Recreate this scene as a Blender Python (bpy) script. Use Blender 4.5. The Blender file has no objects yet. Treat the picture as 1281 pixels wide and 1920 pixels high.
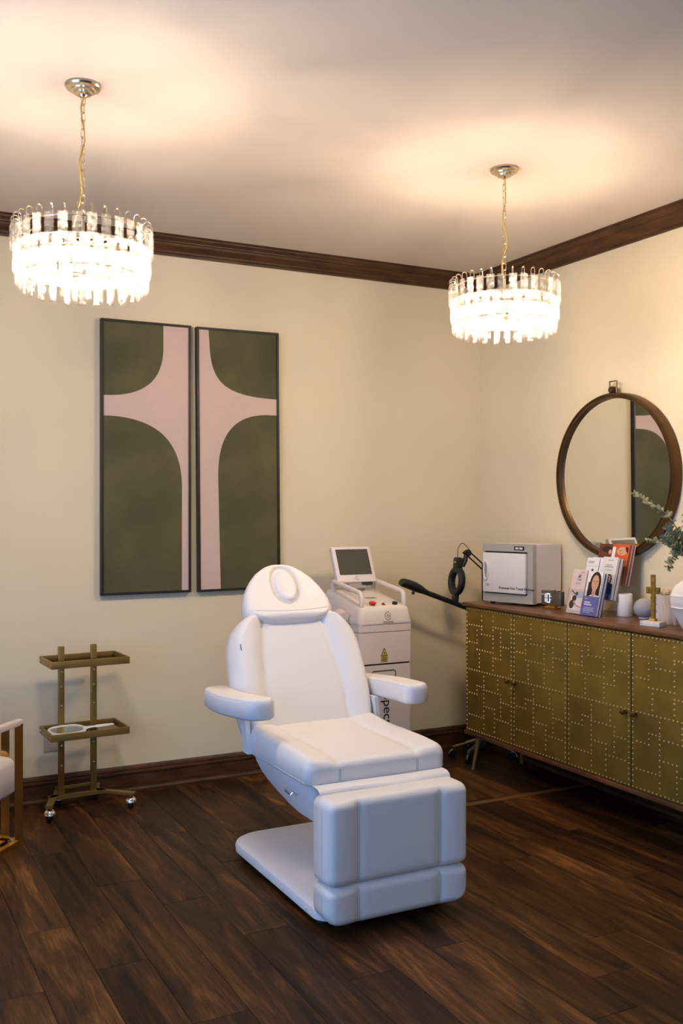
import bpy, math, random
from mathutils import Vector, Matrix
random.seed(7)
sc = bpy.context.scene
col = sc.collection
PI = math.pi
R = math.radians

# ------------------------------------------------------------------ camera
H = 2.806                                   # ceiling height
cam_d = bpy.data.cameras.new('camera'); cam = bpy.data.objects.new('camera', cam_d); col.objects.link(cam)
cam_d.sensor_fit = 'VERTICAL'; cam_d.sensor_height = 36.0
cam_d.lens = 1838.9 / 1920 * 36.0
cam_d.shift_y = -(960 - 949.7) / 1920
cam.location = (-3.461, -4.8887, 1.43)
cam.rotation_euler = (R(90), 0, R(-27.266))
cam_d.clip_start = 0.05
sc.camera = cam

# ------------------------------------------------------------------ world (daylight outside the windows)
w = bpy.data.worlds.new('World'); sc.world = w; w.use_nodes = True
bg = w.node_tree.nodes['Background']
bg.inputs[0].default_value = (0.25, 0.50, 1.0, 1); bg.inputs[1].default_value = 7.0

def portal(loc, rot, sx, sy):
    l = bpy.data.lights.new('window_portal', 'AREA'); l.shape = 'RECTANGLE'; l.size = sx; l.size_y = sy
    o = bpy.data.objects.new('window_portal', l); col.objects.link(o); o.location = loc; o.rotation_euler = rot
    l.cycles.is_portal = True
WIN = dict(y0=-3.8, y1=-1.8, z0=0.45, z1=2.25)
LX = -4.6
FY = -6.4
WF = dict(x0=-4.1, x1=-2.9, z0=0.7, z1=2.15)       # second window, in the wall behind the camera
portal(((WF['x0'] + WF['x1']) / 2, FY - .06, (WF['z0'] + WF['z1']) / 2), (R(90), 0, 0), WF['x1'] - WF['x0'], WF['z1'] - WF['z0'])
portal((LX - .06, (WIN['y0'] + WIN['y1']) / 2, (WIN['z0'] + WIN['z1']) / 2), (0, R(-90), 0), WIN['z1'] - WIN['z0'], WIN['y1'] - WIN['y0'])

BULB = 790.0           # emission strength of the chandelier bulbs
LAMP = (1.0, 0.79, 0.575)
sc.view_settings.view_transform = 'Standard'
sc.view_settings.look = 'None'
sc.view_settings.gamma = 1.0
sc.view_settings.use_curve_mapping = False
sc.view_settings.exposure = 0.0
sc.cycles.transparent_max_bounces = 40
sc.cycles.max_bounces = 8
sc.cycles.diffuse_bounces = 4
sc.cycles.sample_clamp_indirect = 6.0

# ------------------------------------------------------------------ materials
def mat(name, color=(.8, .8, .8), rough=.5, metal=0., spec=.5, coat=0., bump=0., bump_scale=200., var=0., var_scale=3., col2=None, emit=None, estr=0., alpha=1., trans=0., ior=1.45, stretch=None):
    m = bpy.data.materials.new(name); m.use_nodes = True
    nt = m.node_tree; b = nt.nodes['Principled BSDF']
    b.inputs['Base Color'].default_value = (*color, 1); b.inputs['Roughness'].default_value = rough
    b.inputs['Metallic'].default_value = metal; b.inputs['Specular IOR Level'].default_value = spec
    b.inputs['Coat Weight'].default_value = coat; b.inputs['Alpha'].default_value = alpha
    b.inputs['Transmission Weight'].default_value = trans; b.inputs['IOR'].default_value = ior
    if emit:
        b.inputs['Emission Color'].default_value = (*emit, 1); b.inputs['Emission Strength'].default_value = estr
    tc = None
    if var or bump or col2:
        tc = nt.nodes.new('ShaderNodeTexCoord')
        mp = nt.nodes.new('ShaderNodeMapping'); nt.links.new(tc.outputs['Object'], mp.inputs[0])
        if stretch: mp.inputs['Scale'].default_value = stretch
    if var or col2:
        n = nt.nodes.new('ShaderNodeTexNoise'); n.inputs['Scale'].default_value = var_scale; n.inputs['Detail'].default_value = 6
        nt.links.new(mp.outputs[0], n.inputs['Vector'])
        r = nt.nodes.new('ShaderNodeValToRGB')
        c2 = col2 or tuple(c * (1 - var) for c in color)
        r.color_ramp.elements[0].position = .32; r.color_ramp.elements[1].position = .68
        r.color_ramp.elements[0].color = (*c2, 1); r.color_ramp.elements[1].color = (*color, 1)
        nt.links.new(n.outputs['Fac'], r.inputs[0]); nt.links.new(r.outputs[0], b.inputs['Base Color'])
    if bump:
        n2 = nt.nodes.new('ShaderNodeTexNoise'); n2.inputs['Scale'].default_value = bump_scale; n2.inputs['Detail'].default_value = 3
        nt.links.new(mp.outputs[0], n2.inputs['Vector'])
        bp = nt.nodes.new('ShaderNodeBump'); bp.inputs['Strength'].default_value = bump; bp.inputs['Distance'].default_value = .002
        nt.links.new(n2.outputs['Fac'], bp.inputs['Height']); nt.links.new(bp.outputs[0], b.inputs['Normal'])
    return m

def plank_mat():
    m = bpy.data.materials.new('wood_planks'); m.use_nodes = True
    nt = m.node_tree; N = nt.nodes; L = nt.links; b = N['Principled BSDF']
    tc = N.new('ShaderNodeTexCoord'); oi = N.new('ShaderNodeObjectInfo')
    off = N.new('ShaderNodeVectorMath'); off.operation = 'SCALE'; off.inputs[0].default_value = (17., 41., 9.)
    L.new(oi.outputs['Random'], off.inputs['Scale'])
    ad = N.new('ShaderNodeVectorMath'); ad.operation = 'ADD'; L.new(tc.outputs['Object'], ad.inputs[0]); L.new(off.outputs[0], ad.inputs[1])
    mp = N.new('ShaderNodeMapping'); mp.inputs['Scale'].default_value = (9, 1.1, 1); L.new(ad.outputs[0], mp.inputs[0])
    n1 = N.new('ShaderNodeTexNoise'); n1.inputs['Scale'].default_value = 1.25; n1.inputs['Detail'].default_value = 7; n1.inputs['Roughness'].default_value = .6; n1.inputs['Distortion'].default_value = 1.2
    L.new(mp.outputs[0], n1.inputs['Vector'])
    mp2 = N.new('ShaderNodeMapping'); mp2.inputs['Scale'].default_value = (90, 5, 1); L.new(ad.outputs[0], mp2.inputs[0])
    n2 = N.new('ShaderNodeTexNoise'); n2.inputs['Scale'].default_value = 2; n2.inputs['Detail'].default_value = 4; L.new(mp2.outputs[0], n2.inputs['Vector'])
    r = N.new('ShaderNodeValToRGB'); e = r.color_ramp.elements
    e[0].position = .31; e[0].color = (.010, .0052, .0030, 1)
    e[1].position = .70; e[1].color = (.185, .078, .022, 1)
    k = e.new(.44); k.color = (.042, .0172, .0062, 1)
    k = e.new(.56); k.color = (.078, .0325, .0108, 1)
    mx = N.new('ShaderNodeMath'); mx.operation = 'MULTIPLY_ADD'; mx.inputs[1].default_value = .36; L.new(n2.outputs['Fac'], mx.inputs[0])
    sb = N.new('ShaderNodeMath'); sb.operation = 'SUBTRACT'; sb.inputs[1].default_value = .185; L.new(n1.outputs['Fac'], sb.inputs[0]); L.new(sb.outputs[0], mx.inputs[2])
    L.new(mx.outputs[0], r.inputs[0])
    hs = N.new('ShaderNodeHueSaturation'); L.new(r.outputs[0], hs.inputs['Color'])
    vv = N.new('ShaderNodeMapRange'); vv.inputs[3].default_value = .62; vv.inputs[4].default_value = 1.25; L.new(oi.outputs['Random'], vv.inputs[0]); L.new(vv.outputs[0], hs.inputs['Value'])
    L.new(hs.outputs[0], b.inputs['Base Color'])
    b.inputs['Roughness'].default_value = .45; b.inputs['Specular IOR Level'].default_value = .15
    bp = N.new('ShaderNodeBump'); bp.inputs['Strength'].default_value = .12; bp.inputs['Distance'].default_value = .002
    L.new(n2.outputs['Fac'], bp.inputs['Height']); L.new(bp.outputs[0], b.inputs['Normal'])
    return m

def crystal_mat(name, tint, fr0, fr1, glo):
    m = bpy.data.materials.new(name); m.use_nodes = True
    nt = m.node_tree; N = nt.nodes; L = nt.links
    N.remove(N['Principled BSDF']); out = N['Material Output']
    tc = N.new('ShaderNodeTexCoord'); oi = N.new('ShaderNodeObjectInfo')
    ad = N.new('ShaderNodeVectorMath'); ad.operation = 'ADD'; L.new(tc.outputs['Object'], ad.inputs[0]); L.new(oi.outputs['Location'], ad.inputs[1])
    n = N.new('ShaderNodeTexNoise'); n.inputs['Scale'].default_value = 70; n.inputs['Detail'].default_value = 2; L.new(ad.outputs[0], n.inputs['Vector'])
    bp = N.new('ShaderNodeBump'); bp.inputs['Strength'].default_value = .9; bp.inputs['Distance'].default_value = .004; L.new(n.outputs['Fac'], bp.inputs['Height'])
    t = N.new('ShaderNodeBsdfTransparent'); t.inputs[0].default_value = (*tint, 1)
    g = N.new('ShaderNodeBsdfGlossy'); g.inputs['Roughness'].default_value = .12; L.new(bp.outputs[0], g.inputs['Normal'])
    tr = N.new('ShaderNodeBsdfTranslucent'); tr.inputs[0].default_value = (.95, .95, .97, 1); L.new(bp.outputs[0], tr.inputs['Normal'])
    m1 = N.new('ShaderNodeMixShader'); m2 = N.new('ShaderNodeMixShader')
    rr = N.new('ShaderNodeMapRange'); rr.inputs[1].default_value = .35; rr.inputs[2].default_value = .65; rr.inputs[3].default_value = fr0; rr.inputs[4].default_value = fr1
    L.new(n.outputs['Fac'], rr.inputs[0])
    rnd = N.new('ShaderNodeMapRange'); rnd.inputs[1].default_value = .3; rnd.inputs[2].default_value = .7; rnd.inputs[3].default_value = .45; rnd.inputs[4].default_value = 1.0
    L.new(oi.outputs['Random'], rnd.inputs[0])
    ml = N.new('ShaderNodeMath'); ml.operation = 'MULTIPLY'; L.new(rr.outputs[0], ml.inputs[0]); L.new(rnd.outputs[0], ml.inputs[1])
    L.new(ml.outputs[0], m1.inputs[0])
    L.new(t.outputs[0], m1.inputs[1]); L.new(tr.outputs[0], m1.inputs[2])
    m2.inputs[0].default_value = glo; L.new(m1.outputs[0], m2.inputs[1]); L.new(g.outputs[0], m2.inputs[2])
    L.new(m2.outputs[0], out.inputs[0])
    return m

def glass_thin(name, tint=(.95, .97, .97), gl=.08, rough=.02):
    m = bpy.data.materials.new(name); m.use_nodes = True
    nt = m.node_tree; N = nt.nodes; L = nt.links
    N.remove(N['Principled BSDF']); out = N['Material Output']
    t = N.new('ShaderNodeBsdfTransparent'); t.inputs[0].default_value = (*tint, 1)
    g = N.new('ShaderNodeBsdfGlossy'); g.inputs['Roughness'].default_value = rough
    mx = N.new('ShaderNodeMixShader'); mx.inputs[0].default_value = gl
    L.new(t.outputs[0], mx.inputs[1]); L.new(g.outputs[0], mx.inputs[2]); L.new(mx.outputs[0], out.inputs[0])
    return m

def emis(name, c, s):
    m = bpy.data.materials.new(name); m.use_nodes = True
    nt = m.node_tree; N = nt.nodes; N.remove(N['Principled BSDF'])
    e = N.new('ShaderNodeEmission'); e.inputs[0].default_value = (*c, 1); e.inputs[1].default_value = s
    nt.links.new(e.outputs[0], N['Material Output'].inputs[0]); return m

M = dict(
    wall=mat('wall_paint', (.76, .665, .47), .85, spec=.15, var=.05, var_scale=1.6, bump=.06, bump_scale=260),
    ceil=mat('ceiling_paint', (.655, .57, .49), .9, spec=.1, bump=.05, bump_scale=240),
    trim=mat('dark_wood_trim', (.095, .038, .014), .42, spec=.35, col2=(.042, .017, .007), var_scale=7, stretch=(1, 1, 6)),
    plank=plank_mat(),
    sub=mat('subfloor', (.012, .007, .005), .9),
    cover=mat('cord_cover_wood', (.16, .075, .03), .5, var=.3, var_scale=20),
    vinyl=mat('white_vinyl', (.755, .73, .72), .42, spec=.4, bump=.05, bump_scale=900),
    vinyl_seam=mat('seam_thread', (.55, .53, .53), .6),
    plastic=mat('white_plastic', (.74, .73, .75), .38, spec=.45),
    rubber=mat('black_rubber', (.012, .012, .013), .7),
    chrome=mat('chrome', (.85, .85, .86), .08, metal=1),
    steel=mat('brushed_steel', (.52, .50, .47), .32, metal=1),
    gold=mat('polished_gold', (.86, .55, .16), .12, metal=1),
    cordgold=mat('gold_cord', (.80, .50, .06), .5),
    palegold=mat('pale_gold_metal', (.93, .78, .56), .22, metal=1),
    trolley=mat('olive_gold_metal', (.34, .225, .065), .36, metal=.7, var=.15, var_scale=8),
    brass=mat('antique_brass_sheet', (.285, .188, .031), .58, metal=.5, spec=.2, col2=(.18, .12, .022), var_scale=5, bump=.05, bump_scale=40),
    brasscase=mat('dark_bronze_edge', (.07, .05, .022), .5, metal=.5),
    nail=mat('brass_nail', (.95, .80, .52), .34, metal=1),
    legbrass=mat('aged_brass_leg', (.52, .39, .20), .38, metal=.75),
    dbrass=mat('dark_brass_knob', (.26, .17, .07), .3, metal=1),
    cabwood=mat('walnut_top', (.185, .082, .034), .30, spec=.35, col2=(.09, .04, .018), var_scale=6, stretch=(8, 1, 1)),
    dark=mat('dark_interior', (.008, .007, .006), .8),
    frame=mat('black_frame', (.014, .013, .011), .45),
    pink=mat('pale_pink_paint', (.60, .46, .40), .8, spec=.1, var=.04, var_scale=30),
    green=mat('olive_green_paint', (.125, .112, .058), .85, spec=.1, col2=(.072, .070, .038), var_scale=3.5),
    mirror=mat('mirror_glass', (.90, .91, .88), .015, metal=1),
    bronze=mat('bronze_frame', (.15, .083, .034), .38, metal=.75, col2=(.07, .038, .016), var_scale=6),
    machine=mat('machine_plastic', (.73, .66, .63), .45, spec=.4),
    machine2=mat('machine_panel', (.70, .61, .575), .5, spec=.35),
    machgrey=mat('machine_grey', (.30, .28, .27), .5),
    screen=mat('screen_glass', (.070, .068, .052), .25, spec=.3),
    blackp=mat('black_plastic', (.010, .011, .012), .42),
    red=mat('red_button', (.55, .04, .025), .35),
    yellow=mat('yellow_label', (.62, .52, .04), .5),
    ink=mat('black_ink', (.012, .012, .012), .6),
    grayink=mat('grey_ink', (.22, .21, .20), .6),
    warm_w=mat('warmer_white', (.74, .70, .68), .38, spec=.45),
    warm_g=mat('warmer_grey', (.42, .40, .37), .40, metal=.15),
    clock=mat('clock_mirror_face', (.09, .07, .05), .12, spec=.8),
    led=emis('led_digits', (.75, .87, 1.0), 1.3),
    acrylic=glass_thin('clear_acrylic', (.97, .97, .975), .05, .05),
    tglass=glass_thin('tray_glass', (.80, .74, .60), .10, .05),
    pane=glass_thin('window_pane', (.97, .98, .98), .04, .0),
    white=mat('white_ceramic', (.76, .73, .72), .35),
    candle=mat('white_cylinder', (.74, .70, .71), .5),
    fabric=mat('grey_speaker_mesh', (.36, .35, .39), .9, bump=.4, bump_scale=1400),
    marble=mat('white_marble', (.76, .73, .71), .25, col2=(.52, .49, .48), var_scale=14),
    antgold=mat('antique_gold', (.45, .27, .055), .35, metal=.9, bump=.8, bump_scale=160, col2=(.22, .13, .03), var_scale=60),
    ribbed=mat('ribbed_ceramic', (.60, .54, .50), .5),
    vase=mat('vase_plaster', (.74, .69, .67), .7, bump=.25, bump_scale=60),
    leaf=mat('eucalyptus_leaf', (.27, .30, .185), .6, spec=.25, col2=(.15, .18, .105), var_scale=40),
    leaf2=mat('eucalyptus_leaf_pale', (.44, .41, .24), .6, spec=.25, col2=(.28, .28, .155), var_scale=40),
    stem=mat('eucalyptus_stem', (.13, .09, .05), .7),
    petal=mat('dried_flower', (.62, .48, .36), .8),
    crystal=crystal_mat('frosted_crystal', (.995, .995, .99), .008, .085, .03), crystal_c=crystal_mat('clear_crystal', (.86, .84, .83), .012, .05, .06),
    bulb=emis('lit_bulb', LAMP, BULB),
    paper=mat('white_paper', (.72, .69, .69), .6),
    p_pink=mat('print_blush', (.66, .54, .51), .6), p_blue=mat('print_periwinkle', (.15, .16, .46), .5), p_sky=mat('print_sky', (.46, .52, .66), .6),
    p_navy=mat('print_navy', (.035, .06, .20), .6), p_orange=mat('print_orange', (.62, .10, .02), .5), p_hair=mat('print_hair', (.030, .016, .010), .6),
    p_skin=mat('print_skin', (.62, .33, .21), .6), p_red=mat('print_auburn', (.14, .035, .015), .6), p_brown=mat('print_edges', (.25, .15, .12), .7), p_white=mat('print_white', (.80, .78, .80), .6),
    cushion=mat('blush_upholstery', (.68, .60, .575), .8, spec=.2, bump=.12, bump_scale=700),
    outlet=mat('outlet_plate', (.52, .42, .30), .5),
    outside=mat('window_frame_paint', (.7, .68, .64), .5),
)

# ------------------------------------------------------------------ helpers
class MB:
    def __init__(s): s.v = []; s.f = []
    def add(s, vs, fs, T=None):
        o = len(s.v)
        s.v += [tuple(T @ Vector(p)) if T is not None else tuple(p) for p in vs]
        s.f += [tuple(i + o for i in f) for f in fs]; return s
    def box(s, x0, x1, y0, y1, z0, z1, T=None):
        vs = [(x, y, z) for z in (z0, z1) for y in (y0, y1) for x in (x0, x1)]
        return s.add(vs, [(0, 2, 3, 1), (4, 5, 7, 6), (0, 1, 5, 4), (2, 6, 7, 3), (0, 4, 6, 2), (1, 3, 7, 5)], T)
    def rbox(s, x0, x1, y0, y1, z0, z1, r=.005, n=3, T=None):
        # box with rounded vertical edges and softly rounded top and bottom rims
        def ring(z, ins):
            rr = max(r - ins, .0004); out = []
            for cx, cy, a0 in ((x1 - r, y1 - r, 0), (x0 + r, y1 - r, 90), (x0 + r, y0 + r, 180), (x1 - r, y0 + r, 270)):
                for k in range(n + 1):
                    a = R(a0 + 90 * k / n); out.append((cx + rr * math.cos(a), cy + rr * math.sin(a), z))
            return out
        q = min(r, (z1 - z0) / 2)
        prof = [(z0, q * .8), (z0 + q * .25, q * .22), (z0 + q, 0), (z1 - q, 0), (z1 - q * .25, q * .22), (z1, q * .8)]
        return s.loft([ring(z, i) for z, i in prof], T)
    def loft(s, rings, T=None, cap=True, closed=True):
        n = len(rings[0]); vs = [p for r_ in rings for p in r_]; fs = []
        for i in range(len(rings) - 1):
            for k in range(n if closed else n - 1):
                a = i * n + k; b = i * n + (k + 1) % n
                fs.append((a, b, b + n, a + n))
        if cap: fs += [tuple(range(n - 1, -1, -1)), tuple((len(rings) - 1) * n + k for k in range(n))]
        return s.add(vs, fs, T)
    def prism(s, pts, axis, a0, a1, T=None):
        # 2-D polygon extruded along an axis; pts are the two other coordinates in xyz order
        def mk(p, a): return {'x': (a, p[0], p[1]), 'y': (p[0], a, p[1]), 'z': (p[0], p[1], a)}[axis]
        return s.loft([[mk(p, a0) for p in pts], [mk(p, a1) for p in pts]], T)
    def tube(s, path, r=.005, n=8, closed=False, T=None, sq=False):
        P = [Vector(p) for p in path]; N = len(P); rings = []
        up = Vector((0, 0, 1)); prev = None
        for i in range(N):
            a = P[(i - 1) % N] if (closed or i > 0) else P[i]; b = P[(i + 1) % N] if (closed or i < N - 1) else P[i]
            t = (b - a).normalized()
            if prev is None:
                q = up if abs(t.dot(up)) < .95 else Vector((0, 1, 0))
                x = t.cross(q).normalized()
            else:
                x = (prev - t * prev.dot(t)).normalized()
            prev = x; y = t.cross(x)
            rr = r[i] if isinstance(r, (list, tuple)) else r
            if sq: rings.append([P[i] + (x * cx + y * cy) * rr for cx, cy in ((1, 1), (-1, 1), (-1, -1), (1, -1))])
            else: rings.append([P[i] + (x * math.cos(2 * PI * k / n) + y * math.sin(2 * PI * k / n)) * rr for k in range(n)])
        if closed: return s.loft(rings + [rings[0]], T, cap=False)
        return s.loft(rings, T)
    def lathe(s, prof, n=24, c=(0, 0, 0), T=None, cap=True):
        rings = [[(c[0] + r * math.cos(2 * PI * k / n), c[1] + r * math.sin(2 * PI * k / n), c[2] + z) for k in range(n)] for r, z in prof]
        return s.loft(rings, T, cap=cap)
    def poly(s, pts, T=None): return s.add(pts, [tuple(range(len(pts)))], T)
    def mesh(s, name, m, smooth=True, ang=35):
        me = bpy.data.meshes.new(name); me.from_pydata(s.v, [], s.f); me.update()
        if m is not None: me.materials.append(M[m] if isinstance(m, str) else m)
        import bmesh
        b = bmesh.new(); b.from_mesh(me); bmesh.ops.recalc_face_normals(b, faces=b.faces); b.to_mesh(me); b.free()
        if smooth:
            for p in me.polygons: p.use_smooth = True
            me.set_sharp_from_angle(angle=R(ang))
        return me
    def build(s, name, m, parent=None, smooth=True, ang=35, loc=None, rot=None, label=None, kind=None):
        o = bpy.data.objects.new(name, s.mesh(name, m, smooth, ang)); col.objects.link(o)
        if parent: o.parent = parent
        if loc: o.location = loc
        if rot: o.rotation_euler = rot
        if label: o['label'] = label
        if kind: o['kind'] = kind
        return o

def inst(name, me, parent=None, loc=(0, 0, 0), rot=(0, 0, 0), scale=None):
    o = bpy.data.objects.new(name, me); col.objects.link(o); o.parent = parent; o.location = loc; o.rotation_euler = rot
    if scale: o.scale = scale
    return o
def thing(name, label, cat, loc=(0, 0, 0), rz=0, group=None):
    o = bpy.data.objects.new(name, None); col.objects.link(o); o.location = loc; o.rotation_euler = (0, 0, rz); o.empty_display_size = .05
    return tag(o, label, cat, group)
def tag(o, label, cat, group=None):
    o['label'] = label; o['category'] = cat
    if group: o['group'] = group
    return o
def struct(o): o['kind'] = 'structure'; return o
def copy_tree(o, parent=None):
    c = o.copy(); col.objects.link(c); c.parent = parent
    for ch in o.children: copy_tree(ch, c)
    return c
def text(body, size, m, parent, T, name='lettering', ext=.0004, align='LEFT', bold=0.):
    cu = bpy.data.curves.new('t', 'FONT'); cu.body = body; cu.size = size; cu.extrude = ext; cu.align_x = align; cu.offset = bold; cu.resolution_u = 3
    t = bpy.data.objects.new('t', cu); col.objects.link(t)
    bpy.context.view_layer.update()
    me = bpy.data.meshes.new_from_object(t.evaluated_get(bpy.context.evaluated_depsgraph_get()))
    bpy.data.objects.remove(t); bpy.data.curves.remove(cu)
    me.transform(T); me.materials.clear(); me.materials.append(M[m])
    o = bpy.data.objects.new(name, me); col.objects.link(o); o.parent = parent; return o
def axes(o, x, y, z):  # matrix from origin and three axis vectors
    m = Matrix.Identity(4)
    for i, a in enumerate((x, y, z)):
        a = Vector(a)
        for k in range(3): m[k][i] = a[k]
    for k in range(3): m[k][3] = o[k]
    return m
def rounded_hw(W, v0, v1, rc0, rc1):
    def f(v):
        w_ = W
        if v - v0 < rc0: d = max(v - v0, 0); w_ = W - rc0 + math.sqrt(max(rc0 ** 2 - (rc0 - d) ** 2, 0))
        if v1 - v < rc1: d = max(v1 - v, 0); w_ = W - rc1 + math.sqrt(max(rc1 ** 2 - (rc1 - d) ** 2, 0))
        return max(w_, .002)
    return f
def puff(mb, hw, v0, v1, T, r, frame, extra=None, nu=40, nv=40, backr=.012, cx=None):
    """upholstered slab: outline half-width hw(v), thickness T, rounded rim r, extra(x, v) relief on the face"""
    us = [-math.cos(PI * i / nu) for i in range(nu + 1)]
    vs = [v0 + (v1 - v0) * (1 - math.cos(PI * j / nv)) / 2 for j in range(nv + 1)]
    F = []; n = nu + 1
    def rim(e): e = min(max(e, 0), 1); return math.sqrt(1 - (1 - e) ** 2)
    for v in vs:
        h = hw(v); c = cx(v) if cx else 0
        for u in us:
            x = u * h
            s_ = rim((1 - abs(u)) * h / r) * rim(min(v - v0, v1 - v) / r)
            d = T - r * (1 - s_)
            if extra: d += extra(x, v) * s_
            F.append((c + x, v, d))
    B = [(p[0], p[1], 0.) for p in F]
    # shrink the back a little for a soft edge
    vm = (v0 + v1) / 2
    B2 = []
    for (x, v, d) in B:
        h = hw(v); c = cx(v) if cx else 0
        B2.append((c + (x - c) * max(1 - backr / max(h, .03), .3), vm + (v - vm) * (1 - backr / (v1 - v0) * 2), 0.))
    per = list(range(n)) + [j * n + nu for j in range(1, nv + 1)] + [nv * n + i for i in range(nu - 1, -1, -1)] + [j * n for j in range(nv - 1, 0, -1)]
    verts = F + B2; o = len(F); mid = len(verts)
    verts += [(F[i][0], F[i][1], min(backr, T * .4)) for i in per]
    fs = []
    for j in range(nv):
        for i in range(nu):
            a = j * n + i
            fs.append((a, a + 1, a + 1 + n, a + n)); fs.append((o + a, o + a + n, o + a + 1 + n, o + a + 1))
    k = len(per)
    for q in range(k):
        a = per[q]; b = per[(q + 1) % k]; ma = mid + q; mb_ = mid + (q + 1) % k
        fs.append((a, ma, mb_, b)); fs.append((ma, o + a, o + b, mb_))
    return mb.add(verts, fs, frame)
def puff_d(hw, v0, v1, T, r, extra):
    def rim(e): e = min(max(e, 0), 1); return math.sqrt(1 - (1 - e) ** 2)
    def f(x, v):
        h = hw(v); s_ = rim((h - abs(x)) / r) * rim(min(v - v0, v1 - v) / r)
        return T - r * (1 - s_) + (extra(x, v) * s_ if extra else 0)
    return f

# ================================================================== the room
fl = struct(MB().box(LX, 0, FY, 0, -.06, -.0095).build('floor', 'sub'))
PW, PL = .166, 1.10
pm = MB(); g = .0007; bv = .0012
pm.loft([[(x, y, z) for x, y in ((g + i, g + i), (PW - g - i, g + i), (PW - g - i, PL - g - i), (g + i, PL - g - i))] for z, i in ((-.009, 0), (-bv * .6, 0), (0, bv))])
pme = pm.mesh('plank', 'plank', smooth=False)
known = {-2.915: -1.491, -2.749: -1.852, -2.583: -2.291, -2.417: -1.465, -2.251: -1.83, -2.085: -2.269, -1.421: -2.596}
c0 = -2.915
ncol = 0
rp = random.Random(3)
for k in range(-9, 18):
    x = c0 + k * PW
    if x > -.03: break
    if x < LX - .02: continue
    key = [q for q in known if abs(q - x) < .02]
    y = known[key[0]] if key else rp.uniform(-PL, 0)
    while y < -.0: y += PL
    y -= PL
    y0 = y
    while y0 > FY - PL:
        lo, hi = max(y0, FY), min(y0 + PL, 0.)
        xhi = min(x + PW, 0.)
        if hi - lo > .05 and y0 + PL > -5.2:
            full = hi - lo > PL - .001 and xhi - x > PW - .001
            if full: inst('plank', pme, fl, (x, y0, 0))
            else:
                W_ = xhi - x
                inst('plank', pme, fl, (x, lo, 0), scale=(W_ / PW, (hi - lo) / PL, 1))
        y0 -= PL
    # the strip of the first partial board at the back wall
    hi = 0.; lo = y + PL
    if hi - lo > .05: inst('plank', pme, fl, (x, lo, 0), scale=((min(x + PW, 0) - x) / PW, (hi - lo) / PL, 1))

struct(MB().box(LX, 0, FY, 0, H, H + .05).build('ceiling', 'ceil'))
struct(MB().box(LX - .1, .1, 0, .1, -.06, H + .05).build('wall_back', 'wall'))
struct(MB().box(0, .1, FY, 0, -.06, H + .05).build('wall_right', 'wall'))
wf = MB(); wf.box(LX - .1, WF['x0'], FY - .1, FY, -.06, H + .05).box(WF['x1'], .1, FY - .1, FY, -.06, H + .05).box(WF['x0'], WF['x1'], FY - .1, FY, -.06, WF['z0']).box(WF['x0'], WF['x1'], FY - .1, FY, WF['z1'], H + .05)
struct(wf.build('wall_front', 'wall'))
wn2 = bpy.data.objects.new('window_2', None); col.objects.link(wn2); struct(wn2); wn2.location = ((WF['x0'] + WF['x1']) / 2, FY, WF['z0'])
hx, hz = (WF['x1'] - WF['x0']) / 2, WF['z1'] - WF['z0']
f2 = MB()
for a, b, c, d in ((-hx, -hx + .05, 0, hz), (hx - .05, hx, 0, hz), (-hx + .05, hx - .05, 0, .05), (-hx + .05, hx - .05, hz - .05, hz), (-.02, .02, .05, hz - .05)): f2.box(a, b, -.05, -.01, c, d)
f2.build('window_frame', 'outside', wn2, smooth=False)
MB().box(-hx + .05, -.02, -.033, -.03, .05, hz - .05).build('pane', 'pane', wn2, smooth=False)
MB().box(.02, hx - .05, -.033, -.03, .05, hz - .05).build('pane', 'pane', wn2, smooth=False)
MB().box(-hx - .04, hx + .04, -.01, .05, -.03, 0).build('window_sill', 'outside', wn2, smooth=False)
wl = MB(); y0, y1, z0, z1 = WIN['y0'], WIN['y1'], WIN['z0'], WIN['z1']
wl.box(LX - .1, LX, FY, y0, -.06, H + .05).box(LX - .1, LX, y1, 0, -.06, H + .05).box(LX - .1, LX, y0, y1, -.06, z0).box(LX - .1, LX, y0, y1, z1, H + .05)
struct(wl.build('wall_left', 'wall'))
wn = bpy.data.objects.new('window_1', None); col.objects.link(wn); struct(wn); wn.location = (LX, (y0 + y1) / 2, z0)
hw_, hh = (y1 - y0) / 2, z1 - z0
fm = MB()
for a, b, c, d in ((-hw_, -hw_ + .05, 0, hh), (hw_ - .05, hw_, 0, hh), (-hw_ + .05, hw_ - .05, 0, .05), (-hw_ + .05, hw_ - .05, hh - .05, hh), (-.02, .02, .05, hh - .05)): fm.box(-.05, -.01, a, b, c, d)
fm.build('window_frame', 'outside', wn, smooth=False)
MB().box(-.033, -.03, -hw_ + .05, -.02, .05, hh - .05).build('pane', 'pane', wn, smooth=False)
MB().box(-.033, -.03, .02, hw_ - .05, .05, hh - .05).build('pane', 'pane', wn, smooth=False)
MB().box(-.01, .05, -hw_ - .04, hw_ + .04, -.03, 0).build('window_sill', 'outside', wn, smooth=False)

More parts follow.
